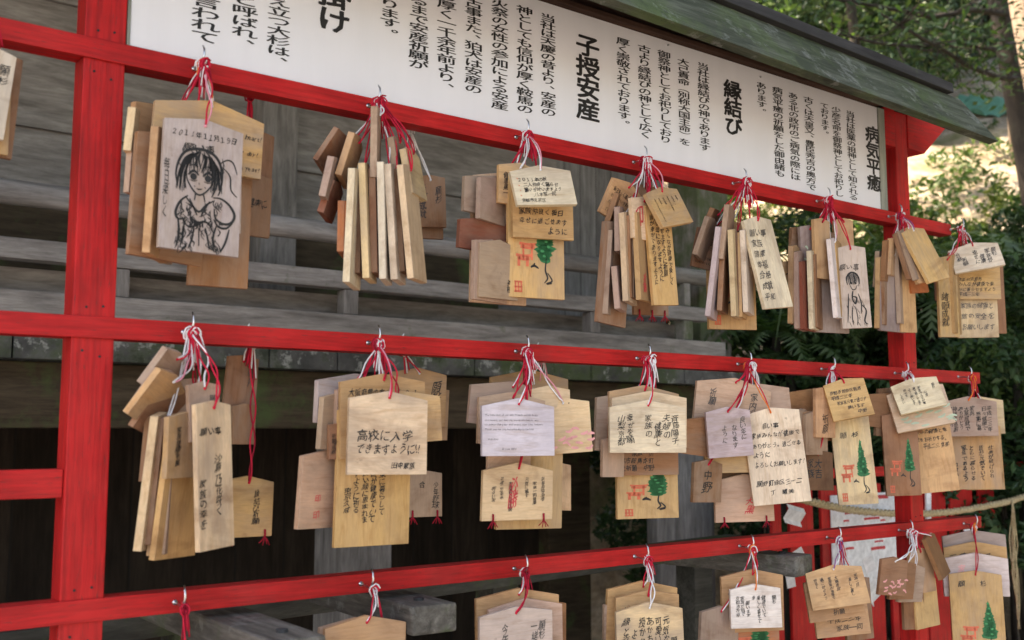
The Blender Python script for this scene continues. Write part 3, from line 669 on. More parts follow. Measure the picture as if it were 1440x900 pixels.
        for e in range(4 if k < 6 else 2):              # wrapped loops and loose ends at the hook
            r_ = random.uniform(.004, .011); ph = random.uniform(0, 6.3); Wm = M.to_3x3().inverted()
            pp = []
            for t in np.linspace(0, 1, 9):
                an = ph+t*random.uniform(4.5, 6.0); pp.append(A+Wm @ Vector((r_*.75*math.cos(an), -.003+.010*(t-.5), -.003+r_*math.sin(an))))
            cm.tube(pp, .0013, 5, e % 2)
            ln = random.uniform(.020, .055); dx = random.uniform(-.012, .012)
            pp = [A+Wm @ Vector((dx*t, -.004-.005*t, -.004-ln*t+.010*math.sin(3*t))) for t in np.linspace(0, 1, 6)]
            cm.tube(pp, .0011, 5, (e+1) % 2)
        cm.build('cord', [CORDS[c0[0]], CORDS[c0[1]]], root, smooth=True)
    for k in range(tassel):                              # little red thread tufts under the lower edge
        x_ = (-.36+.72*(k/(max(1, tassel-1))))*W; tm_ = MB(); z0 = -H+hz
        tm_.tube([(x_, -T/2-.002, z0+.010), (x_, -T/2-.003, z0+.003), (x_, -T/2-.002, z0-.002)], .0016, 6)
        for q_ in (-1, -.3, .5, 1): tm_.tube([(x_, -T/2-.002, z0), (x_+.004*q_, -T/2-.003, z0-.005), (x_+.0085*q_, -T/2-.002, z0-.009-random.uniform(0, .004))], .0008, 5)
        tm_.build('thread_tuft', CORDS['dred'], root, smooth=True)
    return root
# ---- top rail, first hook
E('A1', 208, 163, 75, .11, 62, 3, 'tan', 'short tan plaque edge nearest the post, upper', layer=-3)
E('A1', 196, 166, 70, .10, 68, 4, 'pale', 'thin pale plaque edge at the outer side of the bundle', layer=-2, nocord=True)
E('A1', 215, 210, 84, .10, 55, 2, 'mauve', 'mauve plaque with small writing beside the post', 'w', layer=-2, nocord=True)
E('A1', 216, 287, 86, .10, 58, 2, 'mauve', 'lowest mauve plaque half hidden beside the post', layer=-3, nocord=True)
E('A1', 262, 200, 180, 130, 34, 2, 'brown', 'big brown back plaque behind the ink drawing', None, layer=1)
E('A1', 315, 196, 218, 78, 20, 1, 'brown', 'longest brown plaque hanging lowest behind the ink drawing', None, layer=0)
E('A1', 303, 222, 112, 70, 20, 0, 'lgrey', 'pale mauve plaque peeping out beside the drawing', None, layer=1, nocord=True)
E('A1', 230, 190, 184, .085, 62, 2, 'tan', 'tall tan plaque with ink characters seen along its edge', ('v', ['家内安全祈願']), layer=2)
E('A1', 296, 150, 100, 148, 20, 2, 'gold', 'wide golden plaque with handwritten English wishes', ('h', ['of my heart!', 'every day!', 'all the year!'], dict(fit=.5, l=.66, r=.02, t=.10, b=.02, bold=.008)), layer=3, cord=('white', 'orange'))
E('A1', 287, 177, 190, 108, 20, 1, 'lgrey', 'tall greyish plaque with a girl drawn in black ink', ('h', ['２０１１年１１月１９日', '　願い事', '', '', '', '', '', '', ''], dict(t=-.03, fit=.9, b=.04)), layer=6, pic='girl', cord=('pink', 'red'), extra=[('v', ['', '', '', '', '', '', '', '', '', '', '', '　　毎日楽しく'], dict(l=.02, r=.0, fit=2), None)])
E('Ar1', 352, 186, 86, 64, 25, 2, 'brown', 'upper dark brown plaque hung behind the first bundle', None, cord=('dred', 'red'))
E('Ar1', 348, 248, 92, 66, 25, 1, 'brown', 'orange brown plaque with a written line behind the ink drawing', ('h', ['', 'みんな健康に', '', '']), layer=1, nocord=True)
# ---- top rail, second hook
E('A2', 484, 198, 62, .085, 62, 33, 'brown', 'topmost brown plaque tilted outward in the fanned bundle', layer=0)
E('A2', 471, 229, 66, .08, 70, 12, 'mauve', 'mauve plaque on the outer edge of the fanned bundle', layer=2, nocord=True)
E('A2', 500, 198, 70, .08, 66, 17, 'tan', 'second tilted brown plaque of the fanned bundle', layer=2)
E('A2', 472, 262, 55, .08, 66, 18, 'rust', 'reddish brown plaque low in the fan', layer=0, nocord=True)
E('A2', 484, 290, 77, .07, 76, 0, 'orange', 'outer orange plaque edge low in the fanned bundle', layer=1, nocord=True)
E('A2', 493, 290, 79, .07, 74, -2, 'orange', 'inner orange plaque edge low in the fanned bundle', layer=1.5, nocord=True)
E('A2', 529, 160, 105, .075, 80, 0, 'mauve', 'dark greyish plaque edge hanging highest under the hook', layer=3)
E('A2', 557, 200, 70, .08, 70, -9, 'mauve', 'short mauve plaque edge above the long pale ones', layer=1)
E('A2', 576, 216, 72, .09, 68, -11, 'pale', 'short pale tilted plaque at the inner side of the fan', layer=2)
E('A2', 502, 246, 166, .085, 70, 2, 'cream', 'first long pale plaque edge of the row of five', layer=4, cord=('red', 'red'))
E('A2', 514, 238, 166, .085, 76, -3, 'pale', 'second long pale plaque edge of the row of five', layer=3, cord=('red', 'dred'))
E('A2', 539, 238, 168, .085, 78, -2, 'white', 'whitest long plaque edge in the middle of five', layer=4, cord=('red', 'white'))
E('A2', 551, 238, 168, .085, 74, -4, 'cream', 'fourth long pale plaque edge of the row of five', layer=4, cord=('red', 'red'))
E('A2', 572, 239, 166, .085, 66, -6, 'pale', 'last long pale plaque edge leaning away from the others', layer=5, cord=('red', 'red'))
E('Ar2', 604, 253, 74, 42, 18, -2, 'brown', 'small brown plaque with printed marks behind the fanned bundle', ('v', ['願杉', '', '祈願成就'], dict(fit=1.2)), cord=('white', 'white'))
E('Ar2', 606, 262, 82, 30, 18, -2, 'brown', 'lower brown plaque showing below the printed one', None, layer=-2, nocord=True)
# ---- top rail, third hook
E('A3', 683, 257, 64, .10, 48, 3, 'mauve', 'upper mauve plaque on the outer side of the tree print', ('v', ['', '', '', '', '平成', '']), layer=0)
E('A3', 697, 257, 66, .10, 56, 2, 'mauve', 'second upper mauve plaque beside the tree print', layer=1, nocord=True)
E('A3', 688, 312, 52, .13, 40, 2, 'rust', 'dark red brown plaque between two mauve groups', layer=0, nocord=True)
E('A3', 703, 250, 186, 78, 30, 1, 'pink', 'tall pinkish plaque behind the tree print', None, layer=-1)
E('A3', 690, 344, 88, .085, 50, 2, 'mauve', 'lower mauve plaque with pale edge beside the tree print', ('v', ['', '感謝']), layer=2, nocord=True)
E('A3', 700, 344, 84, .085, 42, 1, 'mauve', 'front lower mauve plaque next to the tree print', ('v', ['　　　神様', '', '']), layer=3, nocord=True)
E('A3', 730, 236, 62, 58, 30, 2, 'gold', 'golden plaque half covered under the leaning cream one', ('v', ['', '', '', '', '健康第一']), layer=3)
E('A3', 752, 246, 182, 78, 27, 0, 'gold', 'tall golden plaque printed with a broad green tree', None, layer=4, pic='tree')
E('A3', 762, 268, 76, 84, 27, -1, 'tan', 'tan plaque with a drawn circle above the tree print', ('h', ['', '家族仲良く毎日', '幸せに過ごせます', '　　　　ように']), layer=6, nocord=True)
E('A3', 758, 240, 62, 84, 26, -7, 'cream', 'cream plaque leaning outward with several dark lines', ('h', ['２０１１年の秋', '　二人仲良く暮らせ', '　願いが叶いますよう', '　　　八木家一同', '京都市左京区'], dict(fit=.9)), layer=9, cord=('white', 'pink'), pitch=-12, extra=[('v', ['', '', '', '', '', '', '', '、、、、'], dict(l=.02), 'seal')])
# ---- top rail, fourth hook
E('A4', 870, 280, 55, .08, 70, 19, 'brown', 'outermost brown plaque tilted in the fan', layer=0, nocord=True)
E('A4', 882, 262, 60, .09, 48, 24, 'tan', 'tilted tan plaque with dense writing in the fan', 'w', layer=2)
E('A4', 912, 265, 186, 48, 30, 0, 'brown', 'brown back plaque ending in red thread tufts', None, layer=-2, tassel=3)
E('A4', 868, 318, 146, .09, 56, 5, 'brown', 'long brown plaque leaning toward the tree print', layer=1)
E('A4', 872, 297, 66, .07, 72, 0, 'mauve', 'short mauve plaque edge among long tan ones', layer=2, nocord=True)
E('A4', 868, 380, 64, .07, 72, -4, 'mauve', 'low mauve plaque edge at the inside of the fan', layer=2, nocord=True)
E('A4', 880, 304, 130, .085, 70, -2, 'pale', 'long pale plaque edge beside the tall written one', layer=3)
E('A4', 893, 300, 128, .075, 66, 0, 'mauve', 'dull mauve plaque edge behind the pale edge', layer=2, nocord=True)
E('A4', 903, 283, 62, .07, 52, -1, 'pale', 'short pale plaque with a red seal near the hook', ('v', ['', '印'], dict(fit=1.6)), layer=5, ink='red')
E('A4', 902, 305, 126, .085, 60, -2, 'tan', 'tan plaque with red stamp next to the tall written one', ('v', ['', '　　　　　祈願'], dict(fit=1.5)), layer=4, ink='red')
E('A4', 923, 293, 144, 34, 40, -4, 'gold', 'tall golden plaque covered in columns of small writing', ('v', ['家族みんなが健康で楽しく', '過ごせますように祈願', '良い年になりますように', '皆が幸せでありますように'], dict(fit=1.6)), layer=6, cord=('white', 'red'))
E('A4', 928, 270, 60, .095, 56, -26, 'tan', 'tilted tan plaque swinging out over the written one', 'w', layer=7, cord=('red', 'pink'))
# ---- top rail, fifth hook
E('A5', 998, 325, 60, 34, 30, 12, 'brown', 'brown plaque with drawn lines behind the fan', 'w', layer=-2)
E('A5', 1006, 300, 62, .085, 66, 24, 'brown', 'tilted brown plaque on the outer side of the fan', layer=0)
E('A5', 1026, 316, 154, 64, 26, 0, 'tan', 'tall tan plaque with red gate print at the back', ('v', ['', ''], {}), layer=-1, pic='tree')
E('A5', 1014, 325, 130, .085, 72, 8, 'lilac', 'long pinkish plaque edge leaning outward', layer=3)
E('A5', 1026, 295, 80, .08, 72, 8, 'mauve', 'short mauve plaque edge beside the long pinkish one', layer=4, nocord=True)
E('A5', 1031, 328, 126, .08, 74, -1, 'pale', 'first upright pale plaque edge at the centre', layer=4)
E('A5', 1041, 332, 122, .08, 76, 0, 'tan', 'second upright tan plaque edge at the centre', layer=3, nocord=True)
E('A5', 1048, 328, 120, .08, 74, -1, 'cream', 'third upright cream plaque edge at the centre', layer=4.5)
E('A5', 1056, 330, 55, .07, 74, -2, 'pink', 'short pinkish plaque edge beside the cream one', layer=3, nocord=True)
E('A5', 1063, 310, 134, .085, 52, -12, 'cream', 'cream white plaque tilted outward with pale written lines', ('h', ['願い事', '家族', '健康', '幸福', '合格', '成就', '平和'], dict(fit=.8)), layer=6, cord=('red', 'red'), ink='grey')
# ---- top rail, sixth hook
E('A6', 1121, 326, 62, .08, 60, 4, 'brown', 'upper brown plaque at the outer side of the bundle', layer=-2)
E('A6', 1112, 372, 30, .06, 40, 0, 'tan', 'small tan plaque with two dots at the outer side', ('h', ['・・']), layer=-2, nocord=True)
E('A6', 1137, 322, 56, 26, 40, 0, 'grey', 'grey plaque with a bluish green print', None, layer=0, pic='map')
E('A6', 1125, 358, 112, .08, 66, 1, 'mauve', 'reddish mauve plaque edge low in the bundle', layer=0, nocord=True)
E('A6', 1133, 372, 98, .08, 60, 0, 'rust', 'reddish plaque edge between mauve and cream edges', layer=1, nocord=True)
E('A6', 1164, 352, 122, 46, 34, 0, 'grey', 'dark grey plaque behind the cream edge', ('v', ['', '　　　　'], {}), layer=1, tassel=0)
E('A6', 1141, 358, 112, .07, 74, 0, 'cream', 'cream plaque edge next to the dark grey face', layer=2)
E('A6', 1154, 312, 86, .05, 50, 0, 'tan', 'tan plaque at the front of the upper group', layer=3)
E('A6', 1185, 312, 60, 26, 30, 0, 'tan', 'tan plaque behind the red cords', layer=-1)
E('A6', 1170, 340, 114, .06, 66, -3, 'white', 'creamy white plaque edge beside the sketched figure', layer=5)
E('A6', 1194, 350, 118, 40, 32, -3, 'lgrey', 'grey brown plaque with a sketched long haired figure', ('h', ['', '願い事', '', '', '', '', '', ''], dict(fit=.9)), layer=7, pic='sketch', cord=('red', 'red'))
# ---- top rail, seventh hook
E('A7', 1240, 358, 54, .07, 60, 6, 'mauve', 'mauve plaque edge at the outer side of the fan', layer=-1)
E('A7', 1240, 366, 102, .075, 64, 3, 'tan', 'long tan plaque edge at the outer side', layer=0)
E('A7', 1252, 366, 106, .085, 50, 1, 'grey', 'long grey plaque with dark face', layer=2)
E('A7', 1256, 340, 54, .06, 64, 4, 'tan', 'short tan plaque edge just under the hook', layer=3)
E('A7', 1272, 365, 108, .06, 56, 0, 'gold', 'long golden plaque at the middle of the bundle', layer=3)
E('A7', 1266, 330, 72, .085, 60, -14, 'brown', 'brown plaque tilted inward under the hook', layer=4)
E('A7', 1282, 358, 60, .06, 52, -8, 'orange', 'short reddish plaque low in the tilted fan', layer=3, nocord=True)
E('A7', 1276, 325, 82, .09, 54, -20, 'tan', 'tan plaque tilted over the red post', layer=5)
E('A7', 1282, 325, 84, .085, 58, -24, 'gold', 'outermost golden plaque tilted over the post', layer=6.5, cord=('white', 'violet'))
# ---- top rail, eighth hook
E('A8', 1327, 366, 62, 26, 30, 0, 'mauve', 'mauve plaque at the outer back of the bundle', layer=-1)
E('A8', 1330, 365, 114, .06, 44, 0, 'gold', 'tall golden plaque with a column of writing along the side', ('v', ['', '　　　諸願成就'], dict(fit=2)), layer=1)
E('A8', 1340, 362, 112, .05, 60, 0, 'tan', 'tan plaque edge beside the column of writing', layer=2, nocord=True)
E('A8', 1376, 362, 112, 60, 24, 0, 'brown', 'brown back plaque showing at the far side', layer=-1)
E('A8', 1370, 368, 112, 52, 22, 0, 'pale', 'pale lower plaque with faint written lines', ('h', ['', '', '', '家族の健康と', '旅の安全を', 'お願いします'], dict(fit=.7)), layer=3, ink='grey')
E('A8', 1372, 374, 52, 60, 22, 0, 'gold', 'golden middle plaque with crowded dark lines', ('h', ['', '京都府京都市', 'みんなが健康で幸', 'せに暮らせますよう', '平成二三年'], dict(fit=.9)), layer=5, nocord=True)
E('A8', 1367, 346, 42, 64, 18, -10, 'cream', 'cream plaque leaning outward with sparse columns', ('v', ['願杉', '家族が', '　健康', '幸せに', '', '　祈願', '合格'], dict(fit=1)), layer=8, pitch=-14, cord=('red', 'white'))
# ---- beyond the post
E('A0', -9, 76, 128, 58, 12, 6, 'white', 'whitish plaque with bold characters beside the post', ('v', ['願杉', '東京都', '健康祈願']), layer=3)
E('A0', -3, 82, 150, 60, 12, 3, 'brown', 'brown plaque behind the whitish one', layer=0)
E('A0', -18, 95, 130, 60, 12, 0, 'tan', 'tan plaque hanging lowest behind the whitish one', layer=1, nocord=True)
# ---- middle rail, first hook
E('B1', 246, 501, 68, .085, 68, 34, 'mauve', 'mauve plaque tilted furthest out at the top of the fan', layer=3)
E('B1', 241, 533, 82, .085, 62, 35, 'tan', 'tan plaque tilted out below the mauve one', layer=4, cord=('white', 'pink'))
E('B1', 247, 545, 84, .085, 60, 30, 'brown', 'brown plaque tilted out just under the tan one', layer=2, nocord=True)
E('B1', 218, 588, 96, .07, 66, 3, 'brown', 'short brown plaque edge hanging straight under the fan', layer=1, nocord=True)
E('B1', 228, 588, 190, .085, 66, 5, 'pale', 'long pale plaque edge on the outer side', layer=3)
E('B1', 241, 590, 194, .085, 64, 3, 'tan', 'long tan plaque edge second from the outer side', layer=2, nocord=True)
E('B1', 270, 540, 112, 72, 30, 4, 'mauve', 'dark mauve plaque behind the fan', layer=-1)
E('B1', 260, 588, 92, .065, 48, 1, 'tan', 'short tan plaque with a column of writing', ('v', ['', '家族健康祈願'], dict(fit=1.6)), layer=6, nocord=True)
E('B1', 266, 592, 198, .088, 57, 5, 'tan', 'broad tan plaque reaching lowest of the bundle', layer=4, cord=('red', 'white'))
E('B1', 285, 545, 84, 42, 30, -4, 'pink', 'pinkish plaque with seal behind the tall drawing', ('v', ['願い', '', '']), layer=6, ink='grey', cord=('red', 'white'))
E('B1', 297, 572, 206, 46, 42, -3, 'pale', 'tall pale plaque with heading over brush written columns', ('v', ['', '　　　沙麻乃花咲く', '', '　　　　　家族の幸を'], dict(fit=1.5, l=.02, r=.06)), layer=9, extra=[('h', ['', '願い事', '', '', '', '', '', '', '', ''], dict(fit=.8, t=0), None)], cord=('red', 'red'))
E('Br1', 341, 507, 74, 42, 24, 3, 'brown', 'upper brown plaque behind the rail', ('v', ['家内', '', '']), cord=('red', 'white'), ink='grey')
E('Br1', 342, 575, 58, 32, 24, 0, 'brown', 'second brown plaque hanging from a long red thread', None, layer=1, nocord=True)
E('Br1', 348, 677, 84, 70, 28, 2, 'tan', 'low tan plaque at the end of the long red thread', ('v', ['', '縁結び祈願', '', '', '　　家族'], dict(fit=1.1)), layer=2, cord=('red', 'dred'), tassel=2)
# ---- middle rail, second hook
E('B2', 461, 536, 72, .09, 60, 2, 'lilac', 'upper lilac plaque edge at the outer side', layer=0)
E('B2', 474, 560, 80, .08, 56, 3, 'mauve', 'mauve plaque edge below the lilac one', layer=1, nocord=True)
E('B2', 462, 640, 108, .11, 46, 3, 'pink', 'reddish plaque with white edge and red seals', ('v', ['', '　　　印　印'], dict(fit=2)), layer=1, ink='red')
E('B2', 487, 600, 52, 50, 30, 0, 'brown', 'brown plaque with a column of writing behind the cream front', ('v', ['', '', '', '祈願成就'], dict(l=.02)), layer=3, nocord=True)
E('B2', 487, 552, 100, 30, 40, 1, 'mauve', 'mauve plaque behind the address plaque', layer=2, nocord=True)
E('B2', 527, 575, 196, 102, 27, 1, 'gold', 'tall golden plaque with columns of brush writing', ('v', ['', '', '　　　　　　東に暮らして', '　　　　　　皆が健康でいて', '　　　　　　良い縁に恵まれま', '　　　　　　すように祈る', '　　　　　　　　東京久成'], dict(fit=1.3)), layer=4, tall=True)
E('B2', 538, 533, 118, 118, 25, -1, 'tan', 'wide tan plaque with an address along its top', ('h', ['大阪府豊中市本町５-２-１', '朝比', '', '', '', ''], dict(fit=.95, t=0, jit=.06)), layer=5)
E('B2', 556, 556, 76, 122, 25, -4, 'gold', 'golden plaque with faint pencil lines behind the front one', ('h', ['', '　　　　　京都に来て', '', '　いつか　　　一緒'], dict(fit=.6)), layer=7, ink='grey')
E('B2', 546, 558, 116, 110, 20, 1, 'pale', 'front cream plaque wishing for high school entrance', ('h', ['高校に入学', 'できますように!!'], dict(fit=1.0, t=.27, l=.10, r=.09, b=.22, jit=.06, bold=.008)), layer=10, cord=('red', 'pink'), extra=[('h', ['田中家族'], dict(t=.66, b=.06, l=.55, r=.06, fit=.8, bold=.02), None)])
E('Br2', 588, 524, 82, 78, 24, 1, 'tan', 'tan plaque with printed marks behind the golden one', ('v', ['願杉', '', '　　', '福'], dict(fit=1.2)), cord=('white', 'red'))
E('Br2', 604, 550, 76, 52, 24, 1, 'tan', 'plain tan plaque below the printed marks', None, layer=-1, nocord=True)
E('Br2', 597, 668, 64, 48, 22, 1, 'mauve', 'low mauve plaque with brush writing behind the golden column plaque', ('v', ['少年野球', '', '合', '']), layer=0, nocord=True, tassel=2)
# ---- middle rail, third hook
E('B3', 696, 546, 64, 66, 26, 6, 'mauve', 'mauve plaque with an orange seal at the outer side', ('v', ['', '', '', '　　印'], dict(fit=1.3)), layer=1, ink='red')
E('B3', 720, 558, 74, 92, 24, 2, 'pink', 'pinkish plaque just behind the bluish front one', layer=3)
E('B3', 790, 566, 78, 76, 22, -3, 'pale', 'pale plaque with a pink print beside the bluish one', ('v', ['　', '', '', '']), layer=4, pic='pinkpic', cord=('white', 'pink'))
E('B3', 770, 549, 36, 60, 22, -2, 'pale', 'pale plaque tip above the pink print', ('h', ['　　　　・']), layer=3, nocord=True)
E('B3', 745, 606, 142, 92, 26, 1, 'gold', 'golden plaque behind the red lettered one', layer=2)
E('B3', 715, 620, 62, 60, 26, 1, 'pink', 'pink plaque between the bluish and red lettered ones', layer=3, nocord=True)
E('B3', 728, 657, 80, 98, 24, 1, 'pale', 'pale plaque with bold red characters among black columns', ('v', ['京都府宇治市', '　家族一同健康', '元気に暮す', '', '　志望校合格祈願', '平成二三年冬', '　　明るい家'], dict(fit=1.15, b=.1)), layer=6, cord=('red', 'dred'), tassel=2, extra=[('v', ['', '', '必勝', ''], dict(l=.2, r=.2, fit=1.5, b=.12), 'red')])
E('B3', 728, 567, 80, 102, 22, 0, 'blue', 'bluish white front plaque with fine rows of print', ('h', ['We hope that all our dear friends will be happy', 'and healthy and that the world will find its way', 'to peace this year and every year that follows', 'Thank you for this beautiful day in the hills', '', '　with love', '', '　　　　　　22 June 2010'], dict(fit=.62, l=.04, r=.04, jit=.04, bold=0.)), layer=9, cord=('red', 'white'), ink='grey')
E('Br3', 745, 526, 62, 108, 26, 0, 'tan', 'tan plaque with two brushed characters behind the bluish one', ('v', ['　祈願', '', '', '', '', '', '']), cord=('white', 'pink'))
E('Br3', 786, 657, 66, 30, 24, 0, 'pink', 'small pink plaque beside the golden one', None, nocord=True)
# ---- middle rail, fourth hook
E('B4', 862, 560, 84, 46, 30, 2, 'mauve', 'mauve plaque at the outer side of the bundle', layer=0)
E('B4', 905, 548, 80, 98, 26, 1, 'tan', 'tan plaque behind the cream front with one ink spot', ('h', ['　　　　　　　●', '', ''], dict(fit=.8)), layer=2)
E('B4', 912, 556, 80, 104, 26, 0, 'pale', 'pale plaque edge showing above the cream front', layer=4, nocord=True)
E('B4', 902, 590, 84, 98, 28, 0, 'brown', 'brown plaque with bold lines between cream and tree print', ('h', ['', '', '', '　　　家族一同', '京都市鞍馬本町', '安全祈願　中野'], dict(fit=.95)), layer=1)
E('B4', 862, 622, 54, 30, 36, 2, 'pink', 'pink plaque low at the outer side', layer=0, nocord=True)
E('B4', 909, 622, 112, 84, 27, 0, 'gold', 'wide golden plaque printed with a spreading green tree', None, layer=0, pic='tree')
E('B4', 910, 569, 74, 106, 22, 0, 'cream', 'cream front plaque with six columns of brush writing', ('v', ['斉藤陽子', '夫婦の', '　健康と', '家族の', '', '幸せを願', '山梨京都'], dict(fit=1.1, bold=.004)), layer=7, cord=('red', 'white'))
# ---- middle rail, fifth hook
E('B5', 985, 592, 62, .075, 40, 9, 'brown', 'brown plaque with a column of writing at the outer side', ('v', ['大黒天'], dict(fit=1.4)), layer=2)
E('B5', 1010, 540, 76, 56, 28, 8, 'pink', 'pink plaque with faint red writing at the back', ('v', ['家内安全', '', '祈願']), layer=1, ink='grey')
E('B5', 1080, 548, 66, 54, 24, -4, 'pink', 'pink plaque behind the long cream one', ('v', ['', '祈', '', '']), layer=2, ink='pink')
E('B5', 1022, 610, 60, 62, 24, 0, 'gold', 'golden plaque edge under the lilac one', layer=2, nocord=True)
E('B5', 994, 652, 60, .07, 42, 3, 'brown', 'dark brown plaque with column of brush writing', ('v', ['中野'], dict(fit=1.3)), layer=1)
E('B5', 1042, 640, 62, 78, 25, 2, 'dark', 'dark brown plaque above the pink one with red print', layer=0, nocord=True)
E('B5', 1044, 672, 66, 80, 24, -1, 'pink', 'pink plaque with red brush characters and thread tufts', ('v', ['', '　大黒', '', ''], dict(fit=1.2)), layer=2, ink='red', tassel=2, nocord=True)
E('B5', 1022, 578, 70, 62, 22, -4, 'lilac', 'lilac plaque with faded columns beside the long cream one', ('v', ['良い年に', '　なります', '　ように', '']), layer=5, ink='grey', cord=('red', 'dred'))
E('B5', 1083, 579, 134, 78, 8, -6, 'cream', 'long cream plaque headed with a wish and six lines', ('h', ['　　願い事', '家族みんなが健康で', 'ありがとう。過ごせる', 'ように', 'よろしくお願いします!', '', '願野町緑区三ー二', '　　丁　晴美'], dict(fit=.62, l=.1, r=.04, bold=.014)), layer=10, cord=('orange', 'red'))
# ---- middle rail, sixth hook
E('B6', 1135, 553, 74, .11, 40, 5, 'brown', 'brown plaque at the outer back of the bundle', layer=-1)
E('B6', 1136, 583, 60, .08, 56, 2, 'brown', 'short brown plaque edge at the outer side', layer=0, nocord=True)
E('B6', 1146, 583, 62, .08, 56, 1, 'mauve', 'mauve plaque edge beside the short brown one', layer=1, nocord=True)
E('B6', 1149, 638, 56, 40, 26, 0, 'dark', 'dark brown plaque with brush writing low behind the tree print', ('v', ['', '大吉', '家族'], dict(fit=1.2)), layer=0)
E('B6', 1159, 550, 70, .06, 48, 2, 'tan', 'tan plaque with side writing behind the leaning golden one', ('v', ['　　祈願'], dict(fit=1.5)), layer=3)
E('B6', 1193, 583, 130, 52, 12, -4, 'pale', 'tall pale plaque printed with a slim green cedar', ('h', ['', '　願　杉', '', '', '', '', '', '', ''], dict(fit=.75, l=.04)), layer=5, pic='cone')
E('B6', 1186, 538, 58, 56, 14, -11, 'gold', 'golden plaque leaning outward with four dark lines', ('h', ['京都市左京区鞍馬', '平成二三年', '　家族皆元気で過ごす', '　　　願います', '　　　　　中野'], dict(fit=.8)), layer=8, pitch=-10, cord=('red', 'red'))
# ---- middle rail, seventh hook
E('B7', 1240, 560, 52, .085, 36, 8, 'brown', 'brown plaque at the outer back', layer=0)
E('B7', 1255, 550, 70, .085, 40, 6, 'dark', 'dark plaque between the brown and the map print', layer=-1, nocord=True)
E('B7', 1264, 585, 116, 46, 20, -1, 'brown', 'tall shaded brown plaque with a dark green cedar print', None, layer=2, pic='cone')
E('B7', 1306, 592, 104, 52, 16, -6, 'gold', 'tall golden plaque with three lines near its top', ('h', ['家族の健康と幸', 'せをお祈りする。', '　平成二三 京都', '', '', '', '', ''], dict(fit=.75)), layer=5)
E('B7', 1284, 546, 64, 76, 16, -12, 'pale', 'pale plaque with a soft coloured map print', None, layer=6, pic='map', pitch=-12)
E('B7', 1284, 537, 48, 62, 16, -14, 'cream', 'cream plaque leaning outward on top with fine columns', ('v', ['願杉', '', '　　山田', '家族みんなが健', '康で過ごせます', 'ように願います', '幸せを', '　ください'], dict(fit=1.1)), layer=8, pitch=-14, cord=('white', 'white'))
# ---- middle rail, eighth hook
E('B8', 1378, 562, 52, 58, 18, -1, 'pale', 'pale plaque showing at the far side', layer=0)
E('B8', 1380, 600, 92, 48, 20, -1, 'gold', 'golden plaque edge at the far side', layer=1, nocord=True)
E('B8', 1364, 600, 92, 70, 20, -1, 'tan', 'lower tan plaque with bold columns of brush writing', ('v', ['　　仕事が続けられ', '　　皆が元気でいて', '　　ともに暮らせる', '　　家族であるよう', '　　　　　和歌山'], dict(fit=1.2, bold=.018)), layer=3)
E('B8', 1361, 562, 56, 72, 20, -1, 'mauve', 'upper mauve plaque with seven columns of writing', ('v', ['平成二三年', '日々健康で', '　無事に暮', '家内', '大願成就で', 'ありがとう', '神様に感謝', '家族一同'], dict(fit=1.2)), layer=6, cord=('orange', 'red'))
# ---- bottom rail
E('C1', 252, 985, 110, 110, 20, 0, 'tan', 'tan plaque on a red cord below the frame', layer=2, cord=('red', 'dred'))
E('C2', 514, 873, 118, 112, 24, 1, 'tan', 'plain tan plaque with its roof shaped top in view', layer=4, cord=('red', 'white'))
E('C2', 500, 876, 118, 100, 24, 2, 'mauve', 'mauve plaque edge behind the plain tan one', layer=2, nocord=True)
E('C3', 728, 834, 110, 116, 24, 0, 'tan', 'tan back plaque with a line along its top', ('h', ['ＪＯＨＮＳＯＮ家一同', '', '', '', '', ''], dict(fit=.8)), layer=2)
E('C3', 738, 848, 110, 104, 24, -1, 'pink', 'pinkish plaque with bold black and red marks', ('h', ['　　　　合格祈', '', '', '', '', '']), layer=4, nocord=True)
E('C3', 724, 860, 100, 102, 24, -1, 'lilac', 'front lilac plaque with brushed characters', ('v', ['願杉', '一緒に楽', '', '　', '　', '今年も', '　', ''], dict(fit=1.4)), layer=7, cord=('red', 'dred'), ink='grey')
E('C4', 903, 823, 110, 98, 26, 2, 'tan', 'tan back plaque behind two written ones', layer=1)
E('C4', 898, 845, 110, 96, 30, 2, 'mauve', 'brownish plaque edge at the outer side', layer=0, nocord=True)
E('C4', 910, 836, 110, 88, 24, 0, 'tan', 'middle tan plaque with one row of characters', ('h', ['公子美三木願', '', '', '', '', '']), layer=4)
E('C4', 912, 853, 110, 94, 22, -1, 'pale', 'front pale plaque with six columns of writing', ('v', ['　　願杉', '元気な', '可愛い', 'あかちゃん', '授かり', '　ように', '縁と幸福'], dict(fit=1.2)), layer=7, cord=('white', 'white'))
E('C5', 1012, 858, 90, .09, 40, 4, 'mauve', 'mauve plaque at the outer side', layer=0)
E('C5', 1057, 806, 86, 84, 25, 0, 'tan', 'tan plaque with a line of writing behind the white front', ('h', ['', '仁義礼智　信じ', '', '', '', '']), layer=3)
E('C5', 1054, 850, 86, 76, 25, 0, 'orange', 'orange plaque with a dark print below the white front', None, layer=2, pic='tree', nocord=True)
E('C5', 1061, 827, 60, 70, 20, -1, 'white', 'small whitish front plaque with short columns', ('v', ['願杉', '', '健康でいて', '楽しく暮せて', '幸　', '　願います', '家族が皆で', '京都市左京'], dict(fit=1.15)), layer=7, cord=('orange', 'white'))
E('C6', 1203, 815, 88, .07, 40, -2, 'brown', 'brown plaque on the far side of the leaning tan one', layer=0)
E('C6', 1178, 828, 70, 72, 20, -5, 'tan', 'lowest tan plaque under the leaning ones', ('h', ['', '', '　平成二三年', '　　家族一同']), layer=2)
E('C6', 1168, 812, 62, 76, 16, -8, 'tan', 'second tan plaque under the leaning front one', ('h', ['', '', '', '　　　祈願']), layer=4, nocord=True)
